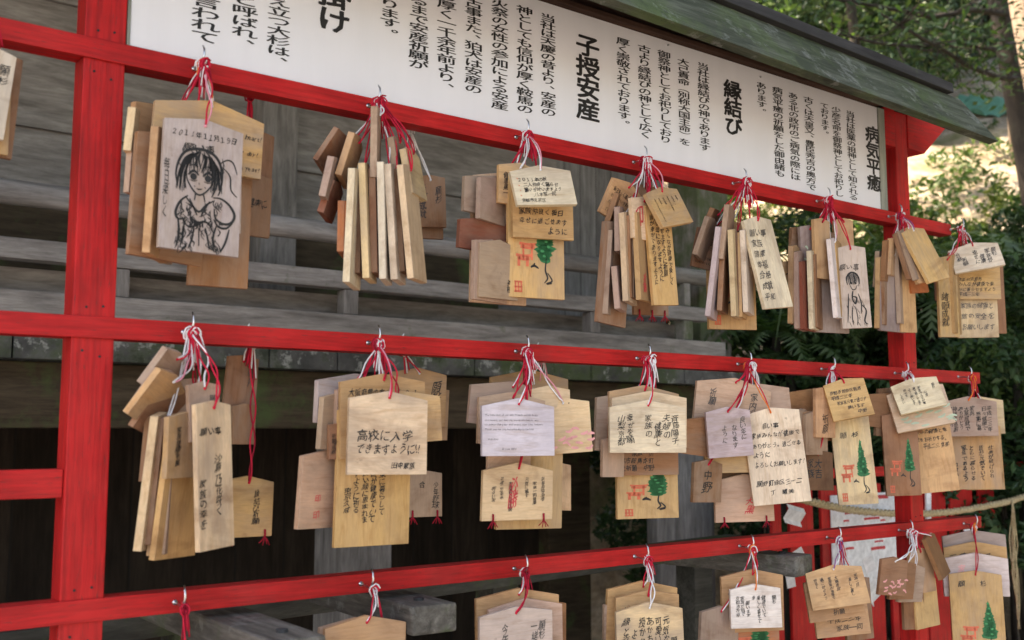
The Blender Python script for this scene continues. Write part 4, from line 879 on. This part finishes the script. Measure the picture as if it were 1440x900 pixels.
E('C6', 1171, 800, 58, 78, 14, -9, 'gold', 'golden front plaque leaning outward with slanted columns', ('v', ['家族一同', '　楽しく暮し', '', '大願成就', '家族皆が健康で', '過ごせるよう', '仲良く'], dict(fit=1.1)), layer=6, pitch=-10, cord=('white', 'violet'))
E('C7', 1305, 755, 62, .10, 66, -20, 'brown', 'tilted dark plaque swung out by the red post', layer=2)
E('C7', 1292, 775, 62, .075, 48, -4, 'tan', 'tan plaque in the middle of the dark cluster', layer=2)
E('C7', 1298, 815, 70, .08, 52, -3, 'gold', 'golden plaque hanging lowest of the dark cluster', layer=1, nocord=True)
E('C7', 1282, 812, 76, .06, 44, 0, 'brown', 'brown plaque below the three small dark faces', layer=0, nocord=True)
E('C7', 1283, 797, 54, .075, 50, 8, 'mauve', 'third small dark plaque of the overlapping three', layer=3, cord=('white', 'white'))
E('C7', 1270, 793, 54, .075, 50, 8, 'brown', 'second small dark plaque of the overlapping three', layer=5, cord=('white', 'white'))
E('C7', 1257, 788, 54, .075, 44, 8, 'brown', 'front small dark plaque with a pale pink print', layer=7, pic='pinkpic', cord=('white', 'white'))
E('C8', 1368, 750, 78, 82, 18, -2, 'grey', 'grey back plaque at the top of the stack', layer=0, cord=('orange', 'white'))
E('C8', 1370, 766, 74, 80, 18, -1, 'tan', 'tan plaque with one row of bold characters', ('h', ['三葉の幸子', '', '', ''], dict(fit=.9)), layer=2, nocord=True)
E('C8', 1370, 782, 60, 84, 18, -1, 'lilac', 'lilac plaque with reddish stains under the bold row', ('h', ['　家', '', '']), layer=4, ink='pink', nocord=True)
E('C8', 1371, 807, 132, 68, 12, -1, 'gold', 'tall golden plaque printed with a pointed green cedar', ('h', ['　願　　杉', '', '', '', '', '', '', ''], dict(fit=.72, t=-.01, l=.02)), layer=6, pic='cone', cord=('red', 'dred'))
# further boards packed into the bundles
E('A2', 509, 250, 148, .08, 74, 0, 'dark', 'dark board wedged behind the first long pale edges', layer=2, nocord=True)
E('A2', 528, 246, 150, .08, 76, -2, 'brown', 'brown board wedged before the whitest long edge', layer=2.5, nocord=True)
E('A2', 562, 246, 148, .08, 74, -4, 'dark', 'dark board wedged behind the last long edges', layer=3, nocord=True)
E('A4', 886, 310, 118, .08, 72, -1, 'brown', 'brown board wedged between the long pale edges', layer=2.5, nocord=True)
E('A4', 862, 330, 122, .07, 70, 4, 'mauve', 'mauve board wedged beside the longest brown one', layer=.5, nocord=True)
E('A5', 1021, 330, 116, .08, 74, 4, 'brown', 'brown board wedged behind the leaning pinkish edge', layer=2, nocord=True)
E('A5', 1037, 330, 122, .08, 74, 0, 'dark', 'dark board wedged between upright edges', layer=2.5, nocord=True)
E('A5', 1000, 312, 60, .085, 64, 20, 'mauve', 'mauve board tilted among the brown fan', layer=1, nocord=True)
E('A6', 1147, 362, 106, .07, 72, 0, 'brown', 'brown board wedged behind the cream edge', layer=1.5, nocord=True)
E('A6', 1117, 350, 112, .07, 66, 2, 'tan', 'outermost tan board edge of the bundle', layer=-.5, nocord=True)
E('A6', 1176, 344, 110, .06, 70, -2, 'tan', 'tan board wedged behind the sketched figure', layer=4, nocord=True)
E('A7', 1246, 364, 100, .07, 66, 2, 'brown', 'brown board wedged beside the long grey one', layer=1, nocord=True)
E('A7', 1264, 352, 110, .06, 68, 0, 'mauve', 'mauve board wedged before the long golden one', layer=2.5, nocord=True)
E('A7', 1270, 328, 76, .085, 60, -17, 'mauve', 'mauve board tilted between brown and tan', layer=4.5, nocord=True)
E('A7', 1248, 342, 60, .06, 66, 5, 'brown', 'short brown board edge under the hook', layer=2.5, nocord=True)
E('B1', 235, 592, 176, .08, 68, 4, 'brown', 'brown board wedged between the long edges', layer=2.5, nocord=True)
E('B1', 253, 596, 186, .08, 66, 3, 'mauve', 'mauve board wedged beside the broad tan one', layer=3, nocord=True)
E('B1', 236, 528, 74, .08, 66, 32, 'mauve', 'thin mauve board between the two tilted ones', layer=3.5, nocord=True)
E('B6', 1128, 580, 62, .07, 62, 4, 'mauve', 'outermost mauve board edge of the bundle', layer=-.5, nocord=True)
E('C4', 890, 850, 100, .08, 60, 3, 'tan', 'tan board edge at the outer side', layer=.5, nocord=True)
E('C3', 760, 850, 100, 70, 24, 0, 'brown', 'brown board edge behind the lilac front', layer=1, nocord=True)
# ------------------------------------------------------------------ low timber stand under the lowest rail
ST = empty('timber_stand', (1.1, .5, 0)); tag(ST, 'weathered grey timber stand with projecting beam ends behind the lowest red rail', 'timber stand')
SI = Matrix.Translation(ST.location).inverted()
def spart(mb, name, m, bevel=.004):
    o = mb.build(name, m, None, False, bevel); o.parent = ST; o.matrix_parent_inverse = SI; return o
pa = Wy(200, 874, .40); zc = pa[2]; pb = Wz(1000, 768, zc); dv = (pb-pa)/np.linalg.norm(pb-pa)
pe = pa-dv*1.6; pf = pb+dv*.15
m_ = MB(); m_.obox((pe[0], pe[1], zc), (pf[0], pf[1], zc), .10, .040); spart(m_, 'beam', GREYGREEN)
for (ax, ay), (bx, by), w in (((262, 858), (420, 920), .075), ((505, 838), (612, 869), .075), ((1010, 783), (1132, 794), .07)):
    q0 = Wz(ax, ay, zc+.045); q1 = Wz(bx, by, zc+.045); d_ = (q1-q0)/np.linalg.norm(q1-q0); q0 = q0-d_*.12
    m_ = MB(); m_.obox((q0[0], q0[1], zc+.043), (q1[0], q1[1], zc+.043), w, .042); spart(m_, 'crossbeam', WOOD_Y, .005)
    m2 = MB(); m2.tube([(q1[0]-d_[0]*.05, q1[1]-d_[1]*.05, zc+.060), (q1[0]-d_[0]*.05, q1[1]-d_[1]*.05, zc+.068)], .008, 8); spart(m2, 'bolt', ROOFDARK, 0)
for t in (.05, .5, .95, -.6):
    p = pa+(pb-pa)*t; m_ = MB(); m_.box(p[0]-.035, p[0]+.035, p[1]-.035, p[1]+.035, 0, zc-.0205); spart(m_, 'leg', GREYGREEN)

# ------------------------------------------------------------------ red fence, rope, streamers, notice
FY = .78
FN = empty('red_fence', (2.8, FY, 0)); tag(FN, 'red painted slatted fence standing behind the far end of the rack', 'fence')
FI = Matrix.Translation(FN.location).inverted()
def fpart(mb, name, m, bevel=.002):
    o = mb.build(name, m, None, False, bevel); o.parent = FN; o.matrix_parent_inverse = FI; return o
ztop = Wy(1420, 650, FY)[2]; zt2 = ztop-.045
xs0 = Wy(1083, 750, FY)[0]; xs1 = Wy(1398, 750, FY)[0]
m_ = MB(); m_.box(xs0-.05, xs1+1.2, FY+.002, FY+.03, zt2+.012, ztop); fpart(m_, 'fence_rail', RED_X)
m_ = MB(); m_.box(xs0-.05, xs1+.02, FY+.012, FY+.04, .70, .76); fpart(m_, 'fence_rail', RED_X)
m_ = MB(); m_.box(xs1+1.15, xs1+1.2, FY+.031, FY+.08, 0, ztop+.05); fpart(m_, 'fence_post', RED_Z)
edges = [(1083, 1096), (1108, 1141), (1153, 1196), (1208, 1238), (1249, 1290), (1300, 1329), (1336, 1367), (1377, 1398)]
for a_, b2 in edges:
    x0 = Wy(a_, 780, FY)[0]; x1 = Wy(b2, 780, FY)[0]
    m_ = MB(); m_.box(x0, x1, FY-.012, FY, .06, zt2-.012); fpart(m_, 'fence_slat', RED_Z)
# white notice sheet in front of the slats
y_n = FY-.020
c = [Wy(*p, y_n) for p in ((1168, 697), (1258, 697), (1257, 816), (1170, 816))]
NB = MB(); NB.box(c[0][0], c[1][0], y_n, y_n+.004, c[2][2], c[0][2]); no = NB.build('notice_sheet', PAPER, bevel=.0005)
tag(no, 'white notice sheet with red bars fixed on the red fence', 'notice')
rm = MB()
for px, py, w, h in ((1195, 722, 14, 3), (1190, 733, 8, 2.5), (1236, 700, 26, 5), (1226, 730, 22, 3), (1243, 732, 10, 2.5), (1195, 772, 12, 3), (1236, 762, 12, 2.5), (1235, 772, 20, 4)):
    p0_ = Wy(px-w/2, py, y_n-.0006); p1_ = Wy(px+w/2, py, y_n-.0006); stroke(rm, [(p0_[0], p0_[2]), ((p0_[0]+p1_[0])/2, p0_[2]+.001), (p1_[0], p0_[2])], h/390, y_n-.0006, False)
raw('red_marks', rm.v, rm.f, INKR, no)
def sheet(px, py, w, h, ang, y, label, fold=.008):
    p = Wy(px, py, y); m2 = MB(); vs_ = []
    for i in range(5):
        for j2 in range(3):
            u = (i/4-.5)*w; v = (j2/2-.5)*h; vs_.append((u, fold*math.sin(i*1.6)-.004*j2, v))
    c_, s_ = math.cos(R(ang)), math.sin(R(ang)); q = [(x*c_-z*s_, yy, x*s_+z*c_) for x, yy, z in vs_]
    fs = [(i*3+j2, (i+1)*3+j2, (i+1)*3+j2+1, i*3+j2+1) for i in range(4) for j2 in range(2)]
    m2.add(q, fs); m2.add([(x, yy+.0012, z) for x, yy, z in q], [f[::-1] for f in fs]); o = m2.build('paper_streamer', PAPER); o.location = p; return o
SG_ = 'white paper streamers hung below the straw rope'
for args, lb in (((1116, 725, .055, .09, 78, .58), 'white paper strip hanging from the rope beside the long cream plaque'), ((1124, 785, .05, .07, 40, .60), 'crumpled white paper streamer above the grey beam end'),
                 ((1110, 813, .04, .06, 20, .60), 'small white paper tip below the grey beam end'), ((1221, 793, .06, .06, 35, .58), 'tilted white paper square in front of the notice'),
                 ((1227, 831, .07, .07, 50, .56), 'lowest white paper diamond beneath the notice'), ((1205, 716, .13, .035, -12, .665), 'folded white paper wrapped along the rope'), ((1240, 718, .10, .04, -35, .66), 'white paper fold hanging off the rope by the post'),
                 ((1304, 730, .022, .20, 0, .66), 'tall narrow white paper beside the red post'), ((1358, 752, .035, .05, 8, .60), 'small white paper behind the mauve stack')):
    tag(sheet(*args, lb), lb, 'paper streamer', SG_)
# rope
RY = .62
rp_ = [(1075, 690), (1135, 704), (1170, 712), (1205, 718), (1257, 722), (1305, 722), (1350, 718), (1400, 709), (1440, 699), (1520, 672)]
P_ = [Vector(Wy(*p, RY)) for p in rp_]; Q = []
for i in range(len(P_)-1):
    a0, a1, a2, a3 = P_[max(i-1, 0)], P_[i], P_[i+1], P_[min(i+2, len(P_)-1)]
    for t in np.linspace(0, 1, 14, endpoint=False): Q.append(.5*((2*a1)+(a2-a0)*t+(2*a0-5*a1+4*a2-a3)*t*t+(3*a1-a0-3*a2+a3)*t**3))
m_ = MB()
ln = 0; acc = [0]
for i in range(1, len(Q)): ln += (Q[i]-Q[i-1]).length; acc.append(ln)
for k in range(3):
    path = []
    for i, q_ in enumerate(Q):
        t = (Q[min(i+1, len(Q)-1)]-Q[max(i-1, 0)]).normalized(); n1 = t.cross(Vector((0, 0, 1))).normalized(); n2 = n1.cross(t); an = acc[i]*95+k*2.094
        path.append(q_+(n1*math.cos(an)+n2*math.sin(an))*.0068)
    m_.tube(path, .0064, 8)
ro = m_.build('straw_rope', STRAW, smooth=True); tag(ro, 'thick twisted straw rope strung in front of the red fence', 'rope')
ts = MB(); t0 = Vector(Wy(1424, 704, RY-.012))
for k in range(9):
    pts_ = []; dx = random.uniform(-.018, .018); l_ = random.uniform(.36, .47)
    for t in np.linspace(0, 1, 12): pts_.append(t0+Vector((dx*math.sin(t*3.0)+.012*math.sin(t*7+k), random.uniform(-.002, .002)+.006*math.sin(k), -l_*t)))
    ts.tube(pts_, .0022, 5)
tag(ts.build('straw_tassel', STRAW, smooth=True), 'limp straw strands hanging down from the rope', 'straw tassel')

# ------------------------------------------------------------------ vegetation
def leaves(centres, radii, n, size, aspect=2.2, flat=.5, seed=0, droop=0., rng=None):
    """leaf quads spread through clumps; returns verts, faces"""
    rs = np.random.RandomState(seed); C = np.array(centres); Rr = np.array(radii); idx = rs.choice(len(C), n, p=(Rr**2).prod(1)**.33/((Rr**2).prod(1)**.33).sum())
    d = rs.normal(size=(n, 3)); d /= np.linalg.norm(d, axis=1)[:, None]; r = rs.uniform(.35, 1, n)**.5
    P = C[idx]+d*Rr[idx]*r[:, None]
    ax = rs.normal(size=(n, 3)); ax[:, 2] = ax[:, 2]*flat-droop; ax /= np.linalg.norm(ax, axis=1)[:, None]
    nn = rs.normal(size=(n, 3))+np.array([0, 0, .9]); sd_ = np.cross(ax, nn); sd_ /= np.linalg.norm(sd_, axis=1)[:, None]+1e-9
    s = size*rs.uniform(.6, 1.4, n)[:, None]; w = s/aspect; up_ = np.cross(sd_, ax)
    v = np.stack([P-ax*s*.5, P-sd_*w*.5+up_*w*.12, P+ax*s*.5-np.array([0, 0, 1])*s*.08, P+sd_*w*.5+up_*w*.12], 1).reshape(-1, 3)
    f = [(4*i, 4*i+1, 4*i+2, 4*i+3) for i in range(n)]
    return v.tolist(), f
def tree(base, h, lean, r0, crown_from, crown_r, nclump, nleaf, lsize, lm, bm_, label, seed, limbs=9, group='trees on the slope behind the rack', name='broadleaf_tree', droop=.3, aspect=2.4):
    rs = random.Random(seed); t = empty(name, base); tag(t, label, 'tree', group)
    tr = MB(); path = []; rad = []
    for i in range(9):
        k = i/8; path.append(Vector((lean[0]*k*h+.06*h*.1*math.sin(k*5+seed), lean[1]*k*h+.06*h*.1*math.cos(k*4+seed), h*k-.3))); rad.append(r0*(1-.75*k)+.01)
    tr.tube(path, rad, 10); cs = []; rr = []
    for i in range(limbs):
        k = crown_from+(1-crown_from)*(i+.3)/limbs; p = path[0].lerp(path[-1], k) if False else path[min(8, int(k*8))].lerp(path[min(8, int(k*8)+1)], k*8-int(k*8))
        an = rs.uniform(0, 6.28); L_ = crown_r*rs.uniform(.6, 1.15)*(1-.45*max(0, (k-crown_from)/(1-crown_from)-.3)); e = p+Vector((math.cos(an)*L_, math.sin(an)*L_, L_*rs.uniform(-.15, .35)))
        mid = p.lerp(e, .5)+Vector((0, 0, .12*L_)); r1 = r0*.32*(1-.5*k); tr.tube([p, p.lerp(mid, .5)+Vector((0, 0, .04*L_)), mid, mid.lerp(e, .5), e], [r1, r1*.8, r1*.6, r1*.4, r1*.15], 6)
        for q_ in range(max(1, nclump//limbs)):
            c = mid.lerp(e, rs.uniform(0, 1.05))+Vector((rs.uniform(-.2, .2), rs.uniform(-.2, .2), rs.uniform(-.15, .2)))*crown_r
            cs.append(c); s_ = crown_r*rs.uniform(.16, .34); rr.append((s_*1.15, s_*1.15, s_*.6))
    tr.build('trunk', bm_, t, smooth=True)
    v, f = leaves([tuple(c) for c in cs], rr, nleaf, lsize, aspect, .4, seed, droop); raw('crown', v, f, lm, t); return t
def hz(px, dist):                                   # a spot on the ground in direction px, dist metres away
    p = Wd(px, 610, dist); return (p[0], p[1], max(0, hill_z(p[0], p[1])))
lt = tree(hz(1480, 8.4), 9, (-.09, .05), .072, .34, 2.6, 70, 8000, .10, LEAF_MID, BARK, 'dark leaning tree with bent limbs reaching over the slope', 3, 10)
for k, lim in enumerate(([(1425, 62), (1395, 70), (1350, 60), (1290, 66), (1230, 60), (1180, 48)], [(1432, 112), (1400, 108), (1360, 92), (1330, 72), (1290, 50), (1240, 20)], [(1415, 20), (1370, 14), (1310, 24), (1240, 10), (1150, -6)])):
    path = [Vector(Wd(px, py, 8.1-.35*i))-lt.location for i, (px, py) in enumerate(lim)]; lm_ = MB(); lm_.tube(path, [.022, .019, .016, .013, .010, .006][:len(path)], 7); cs = []; rr = []
    for i in range(len(path)-1):
        for q_ in range(5):
            c = path[i].lerp(path[i+1], random.random())+Vector((random.uniform(-.3, .3), random.uniform(-.3, .3), random.uniform(-.28, .22))); cs.append(tuple(c)); rr.append((.26, .26, .12))
            lm_.tube([path[i].lerp(path[i+1], .5), (path[i].lerp(path[i+1], .5)+c)*.5, c], [.006, .004, .002], 5)
    lm_.build('limb', BARK, lt, smooth=True); v, f = leaves(cs, rr, (420, 300, 420)[k], .065, 2.8, .4, 500+k, .35); raw('crown', v, f, LEAF_DARK if k != 1 else LEAF_MID, lt)
tree(hz(1490, 12), 12, (-.02, 0), .26, .45, 2.6, 50, 6000, .12, LEAF_DARK, BARKP, 'stout pale barked tree behind the dark leaning one', 5, 9)
tree(hz(1120, 17), 9, (.0, 0), .12, .03, 2.6, 110, 28900, 0.094, LEAF_DARK, BARK, 'dense dark evergreen above the middle of the little roof', 8, 20)
tree(hz(1200, 16.5), 9, (.0, 0), .12, .03, 2.4, 110, 28900, 0.094, LEAF_DARK, BARK, 'dark evergreen with a full crown behind the ridge cap', 9, 20)
tree(hz(1275, 17), 9, (.02, 0), .12, .02, 2.5, 110, 28900, 0.094, LEAF_BLUE, BARK, 'bluish evergreen above the roof end', 11, 20)
tree(hz(1350, 18), 10, (0, 0), .14, .02, 2.6, 110, 28900, 0.094, LEAF_DARK, BARK, 'dark conifer beyond the tip of the little roof', 14, 20, name='conifer_tree')
tree(hz(1420, 18.5), 10, (0, 0), .14, .02, 2.6, 110, 25500, 0.094, LEAF_BLUE, BARK, 'bluish conifer behind the leaning trunk', 15, 20, name='conifer_tree')
tree(hz(1030, 16.5), 9, (0, 0), .12, .04, 2.6, 100, 23800, 0.094, LEAF_DARK, BARK, 'mid green tree over the ridge of the little roof', 17, 18)
tree(hz(1110, 14.6), 7, (.0, 0), .09, .02, 2.0, 100, 22000, .09, LEAF_DARK, BARK, 'shaded evergreen just over the ridge cap', 31, 18)
tree(hz(1185, 14.2), 7, (.0, 0), .09, .02, 2.0, 100, 22000, .09, LEAF_BLUE, BARK, 'shaded bluish evergreen over the far half of the ridge cap', 32, 18)
tree(hz(1262, 14.4), 7, (.0, 0), .09, .02, 2.0, 100, 22000, .09, LEAF_DARK, BARK, 'shaded evergreen over the end of the ridge cap', 33, 18)
tree(hz(1335, 15.4), 7, (.0, 0), .09, .03, 1.9, 100, 22000, .09, LEAF_DARK, BARK, 'shaded evergreen at the top of the sunlit clearing', 34, 18)
tree(hz(1240, 9.8), 6.2, (-.05, .02), .05, .55, 1.1, 36, 2000, .09, LEAF_BRIGHT, BARK, 'slim young tree with bright yellow green leaves', 21, 8)
tree(hz(1390, 25), 16, (0, 0), .25, .03, 4.2, 120, 25500, 0.130, LEAF_DARK, BARK, 'tall dark evergreen furthest up the slope', 24, 22)
tree(hz(1230, 25), 16, (0, 0), .25, .03, 4.4, 120, 25500, 0.130, LEAF_DARK, BARK, 'tall dark evergreen far up the slope behind the others', 27, 22)
tree(hz(1090, 25), 16, (0, 0), .25, .03, 4.4, 120, 25500, 0.130, LEAF_BLUE, BARK, 'tall bluish conifer far up the slope', 28, 22, name='conifer_tree')
def bush(px, py, dist, w, h, n, lsize, lm, label, seed, aspect=2.2, droop=.2, nc=22, group='shrubs on the bank behind the rack'):
    p = Wd(px, py, dist); gz = max(0, hill_z(p[0], p[1])); t = empty('shrub', (p[0], p[1], gz)); tag(t, label, 'shrub', group); rs = random.Random(seed)
    cz = p[2]-gz; st_ = MB(); cs = []; rr = []
    for k in range(nc):
        c = Vector((rs.uniform(-w, w)*.5, rs.uniform(-w, w)*.5, cz+rs.uniform(-h, h)*.5)); cs.append(tuple(c)); s_ = min(w, h)*rs.uniform(.14, .26); rr.append((s_, s_, s_*.7))
        if k < 9: st_.tube([Vector((c.x*.15, c.y*.15, -.05)), Vector((c.x*.5, c.y*.5, c.z*.5)), c], [.014, .010, .004], 5)
    st_.build('stem', BARK, t, smooth=True); v, f = leaves(cs, rr, n, lsize, aspect, .6, seed, droop); raw('foliage', v, f, lm, t); return t
bush(1395, 420, 5.6, 1.5, .9, 9880, 0.046, LEAF_DARK, 'big dark broadleaf shrub beside the rail ends', 41)
bush(1370, 560, 5.2, 1.3, .9, 9880, 0.050, LEAF_DARK, 'dark broadleaf shrub behind the middle rail end', 42)
bush(1450, 520, 5.4, 1.2, 1.1, 8550, 0.046, LEAF_MID, 'mid green shrub at the far end of the rope', 43)
bush(1430, 680, 5.3, 1.1, .7, 7980, 0.046, LEAF_DARK, 'low dark shrub behind the straw strands', 44)
bush(1290, 470, 5.0, 1.0, .7, 7980, 0.040, LEAF_MID, 'leafy shrub behind the far red post', 45)
bush(1180, 560, 5.1, 1.3, .7, 9880, 0.043, LEAF_DARK, 'dark shrub behind the leaning golden plaque', 46)
bush(1080, 540, 5.3, 1.0, .8, 7980, 0.043, LEAF_DARK, 'dark shrub beside the shrine corner post', 47)
bush(890, 690, 6.6, 1.4, .9, 9500, 0.050, LEAF_DARK, 'dark shrub seen through the gap under the veranda', 48)
bush(1220, 660, 4.9, 1.4, .6, 7980, 0.043, LEAF_DARK, 'low dark shrub behind the red fence', 49)
bush(1120, 325, 8.0, 1.8, .7, 6000, .055, LEAF_BRIGHT, 'sunlit yellow green shrub below the sign board', 50, 2.6)
bush(1225, 345, 7.4, 1.1, .45, 3000, .055, LEAF_FERN, 'smaller sunlit shrub beside the red post', 51, 2.6)
bush(1352, 318, 8.6, 1.2, .45, 900, .06, LEAF_BRIGHT, 'sunlit sparse shrub beyond the end of the top rail', 52, 2.6)
bush(1432, 262, 9.4, 1.0, .6, 798, 0.056, LEAF_MID, 'green shrub on the sunlit slope below the netting', 53)
bush(1450, 385, 6.4, 1.3, .7, 6080, 0.050, LEAF_DARK, 'dark shrub at the foot of the sunlit slope', 54)
def fern(px, py, dist, nf, length, label, seed, lm=LEAF_FERN, kind='fern'):
    rs = random.Random(seed); p = Wd(px, py, dist); gz = max(0, hill_z(p[0], p[1]))
    t = empty(kind, (p[0], p[1], gz)); tag(t, label, 'fern' if kind == 'fern' else 'grass clump', 'ferns and long grass on the bank'); v = []; f = []
    z0 = max(0., p[2]-gz-.15); st_ = MB(); st_.tube([(0, 0, -.05), (.01, 0, z0*.5), (0, 0, z0+.02)], [.03, .025, .02], 7); st_.build('stem', BARK, t, smooth=True)
    for k in range(nf):
        an = rs.uniform(0, 6.28); Lg = length*rs.uniform(.6, 1.1); el = rs.uniform(.5, 1.15); prev = None; d = Vector((math.cos(an), math.sin(an), 0)); sdv = Vector((-math.sin(an), math.cos(an), 0)); ns = 16
        pts_ = []
        for i in range(ns+1):
            s_ = i/ns; pts_.append(Vector((0, 0, z0))+d*(Lg*(s_*math.cos(el*(1-.4*s_))))+Vector((0, 0, Lg*(s_*math.sin(el)-s_*s_*.95))))
        for i in range(1, ns):
            a_, b2 = pts_[i], pts_[i+1]
            if kind == 'fern':
                w = Lg*.17*math.sin(math.pi*min(1, .12+.88*i/ns))
                for sg in (-1, 1):
                    tip = a_.lerp(b2, .9)+sdv*sg*w-Vector((0, 0, w*.25)); o_ = len(v); hw = (b2-a_)*.42
                    v += [tuple(a_-hw), tuple(tip), tuple(a_+hw)]; f.append((o_, o_+1, o_+2))
            else:
                w0 = .010*math.sin(math.pi*(i/ns)**.6*.95+.05); w1 = .010*math.sin(math.pi*min(1, ((i+1)/ns))**.6*.95+.05); o_ = len(v)
                v += [tuple(a_-sdv*w0), tuple(a_+sdv*w0), tuple(b2+sdv*w1), tuple(b2-sdv*w1)]; f.append((o_, o_+1, o_+2, o_+3))
    raw('frond', v, f, lm, t); return t
fern(1075, 380, 5.0, 34, .8, 'clump of long drooping grass beside the shrine corner', 61, LEAF_FERN, 'grass_clump')
fern(1130, 360, 5.2, 36, .85, 'clump of long drooping grass behind the sketched plaque bundle', 62, LEAF_FERN, 'grass_clump')
fern(1215, 370, 5.2, 34, .8, 'clump of long grass between two plaque bundles', 63, LEAF_FERN, 'grass_clump')
fern(1110, 470, 4.6, 18, .5, 'fern arching over the middle rail by the shrine corner', 64)
fern(1170, 500, 4.7, 18, .5, 'fern just above the middle rail', 65)
fern(1310, 380, 5.2, 22, .6, 'fern beside the far red post', 66)
fern(1390, 330, 6.0, 24, .7, 'fern at the foot of the sunlit slope', 67)
fern(1425, 450, 5.0, 22, .55, 'dark fern beyond the end of the top rail', 68, LEAF_DARK)
fern(1440, 640, 4.8, 22, .5, 'dark fern above the straw rope', 69, LEAF_DARK)
fern(1350, 460, 5.1, 20, .5, 'fern behind the last top rail bundle', 70, LEAF_DARK)
fern(1055, 330, 5.6, 40, .9, 'long grass hanging over the bank nearest the siding', 71, LEAF_FERN, 'grass_clump')
fern(1165, 330, 5.7, 40, .95, 'long grass hanging below the sunlit shrub', 72, LEAF_FERN, 'grass_clump')
fern(1245, 345, 5.6, 40, .9, 'long grass hanging behind the far red post', 73, LEAF_FERN, 'grass_clump')
fern(1300, 430, 5.0, 30, .7, 'long grass below the end of the top rail', 74, LEAF_FERN, 'grass_clump')
fern(1090, 430, 4.7, 20, .55, 'pale fern behind the leaning cream plaque', 75)
fern(1200, 430, 4.8, 20, .5, 'small fern between the sketched plaque and the red post', 76)
# undergrowth on the slope
rs = np.random.RandomState(5); cs = []; rr = []
for k in range(420):
    u = 5.6+rs.gamma(2., 2.6); tt = rs.uniform(-9, 10); x = .874*u-.514*tt; y = .514*u+.874*tt
    if rs.rand() < .6 and 7.0 < u < 13: continue
    cs.append((x, y, hill_z(x, y)+.07)); s_ = rs.uniform(.10, .32); rr.append((s_, s_, s_*.5))
v, f = leaves(cs, rr, 26000, .085, 2.4, .7, 77, .1); tag(raw('undergrowth', v, f, LEAF_MID), 'low leafy undergrowth scattered over the slope', 'undergrowth', kind='stuff')
# added trees, mostly unseen, that shade the scene: behind the hall and front right
fv = []; ff = []; tb = MB(); rs_ = random.Random(91)
spots = [(1.5, 7.4, 18), (.1, 6.9, 18), (8.2, 9.7, 13), (10.5, 10.6, 13), (12.2, 12.4, 14), (9.2, 12.4, 13), (13.8, 13.9, 14), (15.6, 12.6, 13), (12.2, 9.9, 12), (7.5, 13.5, 13), (17.5, 15.5, 15), (14.6, 10.9, 11),
         (5.6, -3.4, 10), (7.6, -1.6, 10), (4.6, -5.6, 11), (7.4, -5.2, 12), (2.6, -8.0, 12), (5.4, -8.6, 13), (9.6, -3.6, 12), (10.2, -.4, 10)]
for k, (x, y, h) in enumerate(spots):
    z = max(0, hill_z(x, y)); tb.tube([(x, y, z-.3), (x+.1, y, z+h*.5), (x, y+.1, z+h*.95)], [.22, .15, .04], 8); cs = []; rr = []
    lo = .04 if y > 5 else .16
    for q_ in range(60):
        t = rs_.uniform(lo, 1); an = rs_.uniform(0, 6.28); rad = 2.1*(1-.65*t)*rs_.uniform(.3, 1); cs.append((x+rad*math.cos(an), y+rad*math.sin(an), z+h*t)); s_ = rs_.uniform(.45, .8); rr.append((s_, s_, s_*.7))
    v, f = leaves(cs, rr, 5200, .24, 2.0, .5, 300+k, .2); o_ = len(fv); fv += v; ff += [tuple(i_+o_ for i_ in q) for q in f]
o_ = len(fv); fv += tb.v; ff += [tuple(i_+o_ for i_ in q) for q in tb.f]
fo = raw('shade_forest', fv, ff, LEAF_DARK); fo.data.materials.append(BARK)
fo.data.polygons.foreach_set('material_index', [0]*(len(ff)-len(tb.f))+[1]*len(tb.f)); tag(fo, 'dense dark evergreens added around the shrine to shade it, mostly out of view', 'shade_forest', kind='stuff')
# teal netting up the slope
def hillhit(px, py):
    for k in range(400):
        p = Wd(px, py, 4+k*.06)
        if p[2] <= hill_z(p[0], p[1]): return p
    return p
p = hillhit(1418, 158); nv = []; nf = []
for j2 in range(12):
    for i in range(26):
        u = (i/25-.5)*1.3; w = (j2/11-.5)*.5; x_ = u*.55+w*.6; y_ = -u*.8+w*.35
        nv.append((x_, y_, hill_z(p[0]+x_, p[1]+y_)-hill_z(p[0], p[1])+.05+.05*abs(math.sin(i*.9+j2*.6))+.05*math.sin(j2*1.7+i*.5)+.04*random.random()))
for j2 in range(11):
    for i in range(25): a = j2*26+i; nf.append((a, a+1, a+27, a+26))
nn = MB(); nn.add(nv, nf); nn.add([(x+.004, y+.006, z+.006) for x, y, z in nv], [q[::-1] for q in nf]); to = nn.build('netting', TARP, smooth=False); to.location = p
tag(to, 'crumpled teal green netting lying on the sunlit slope', 'netting')
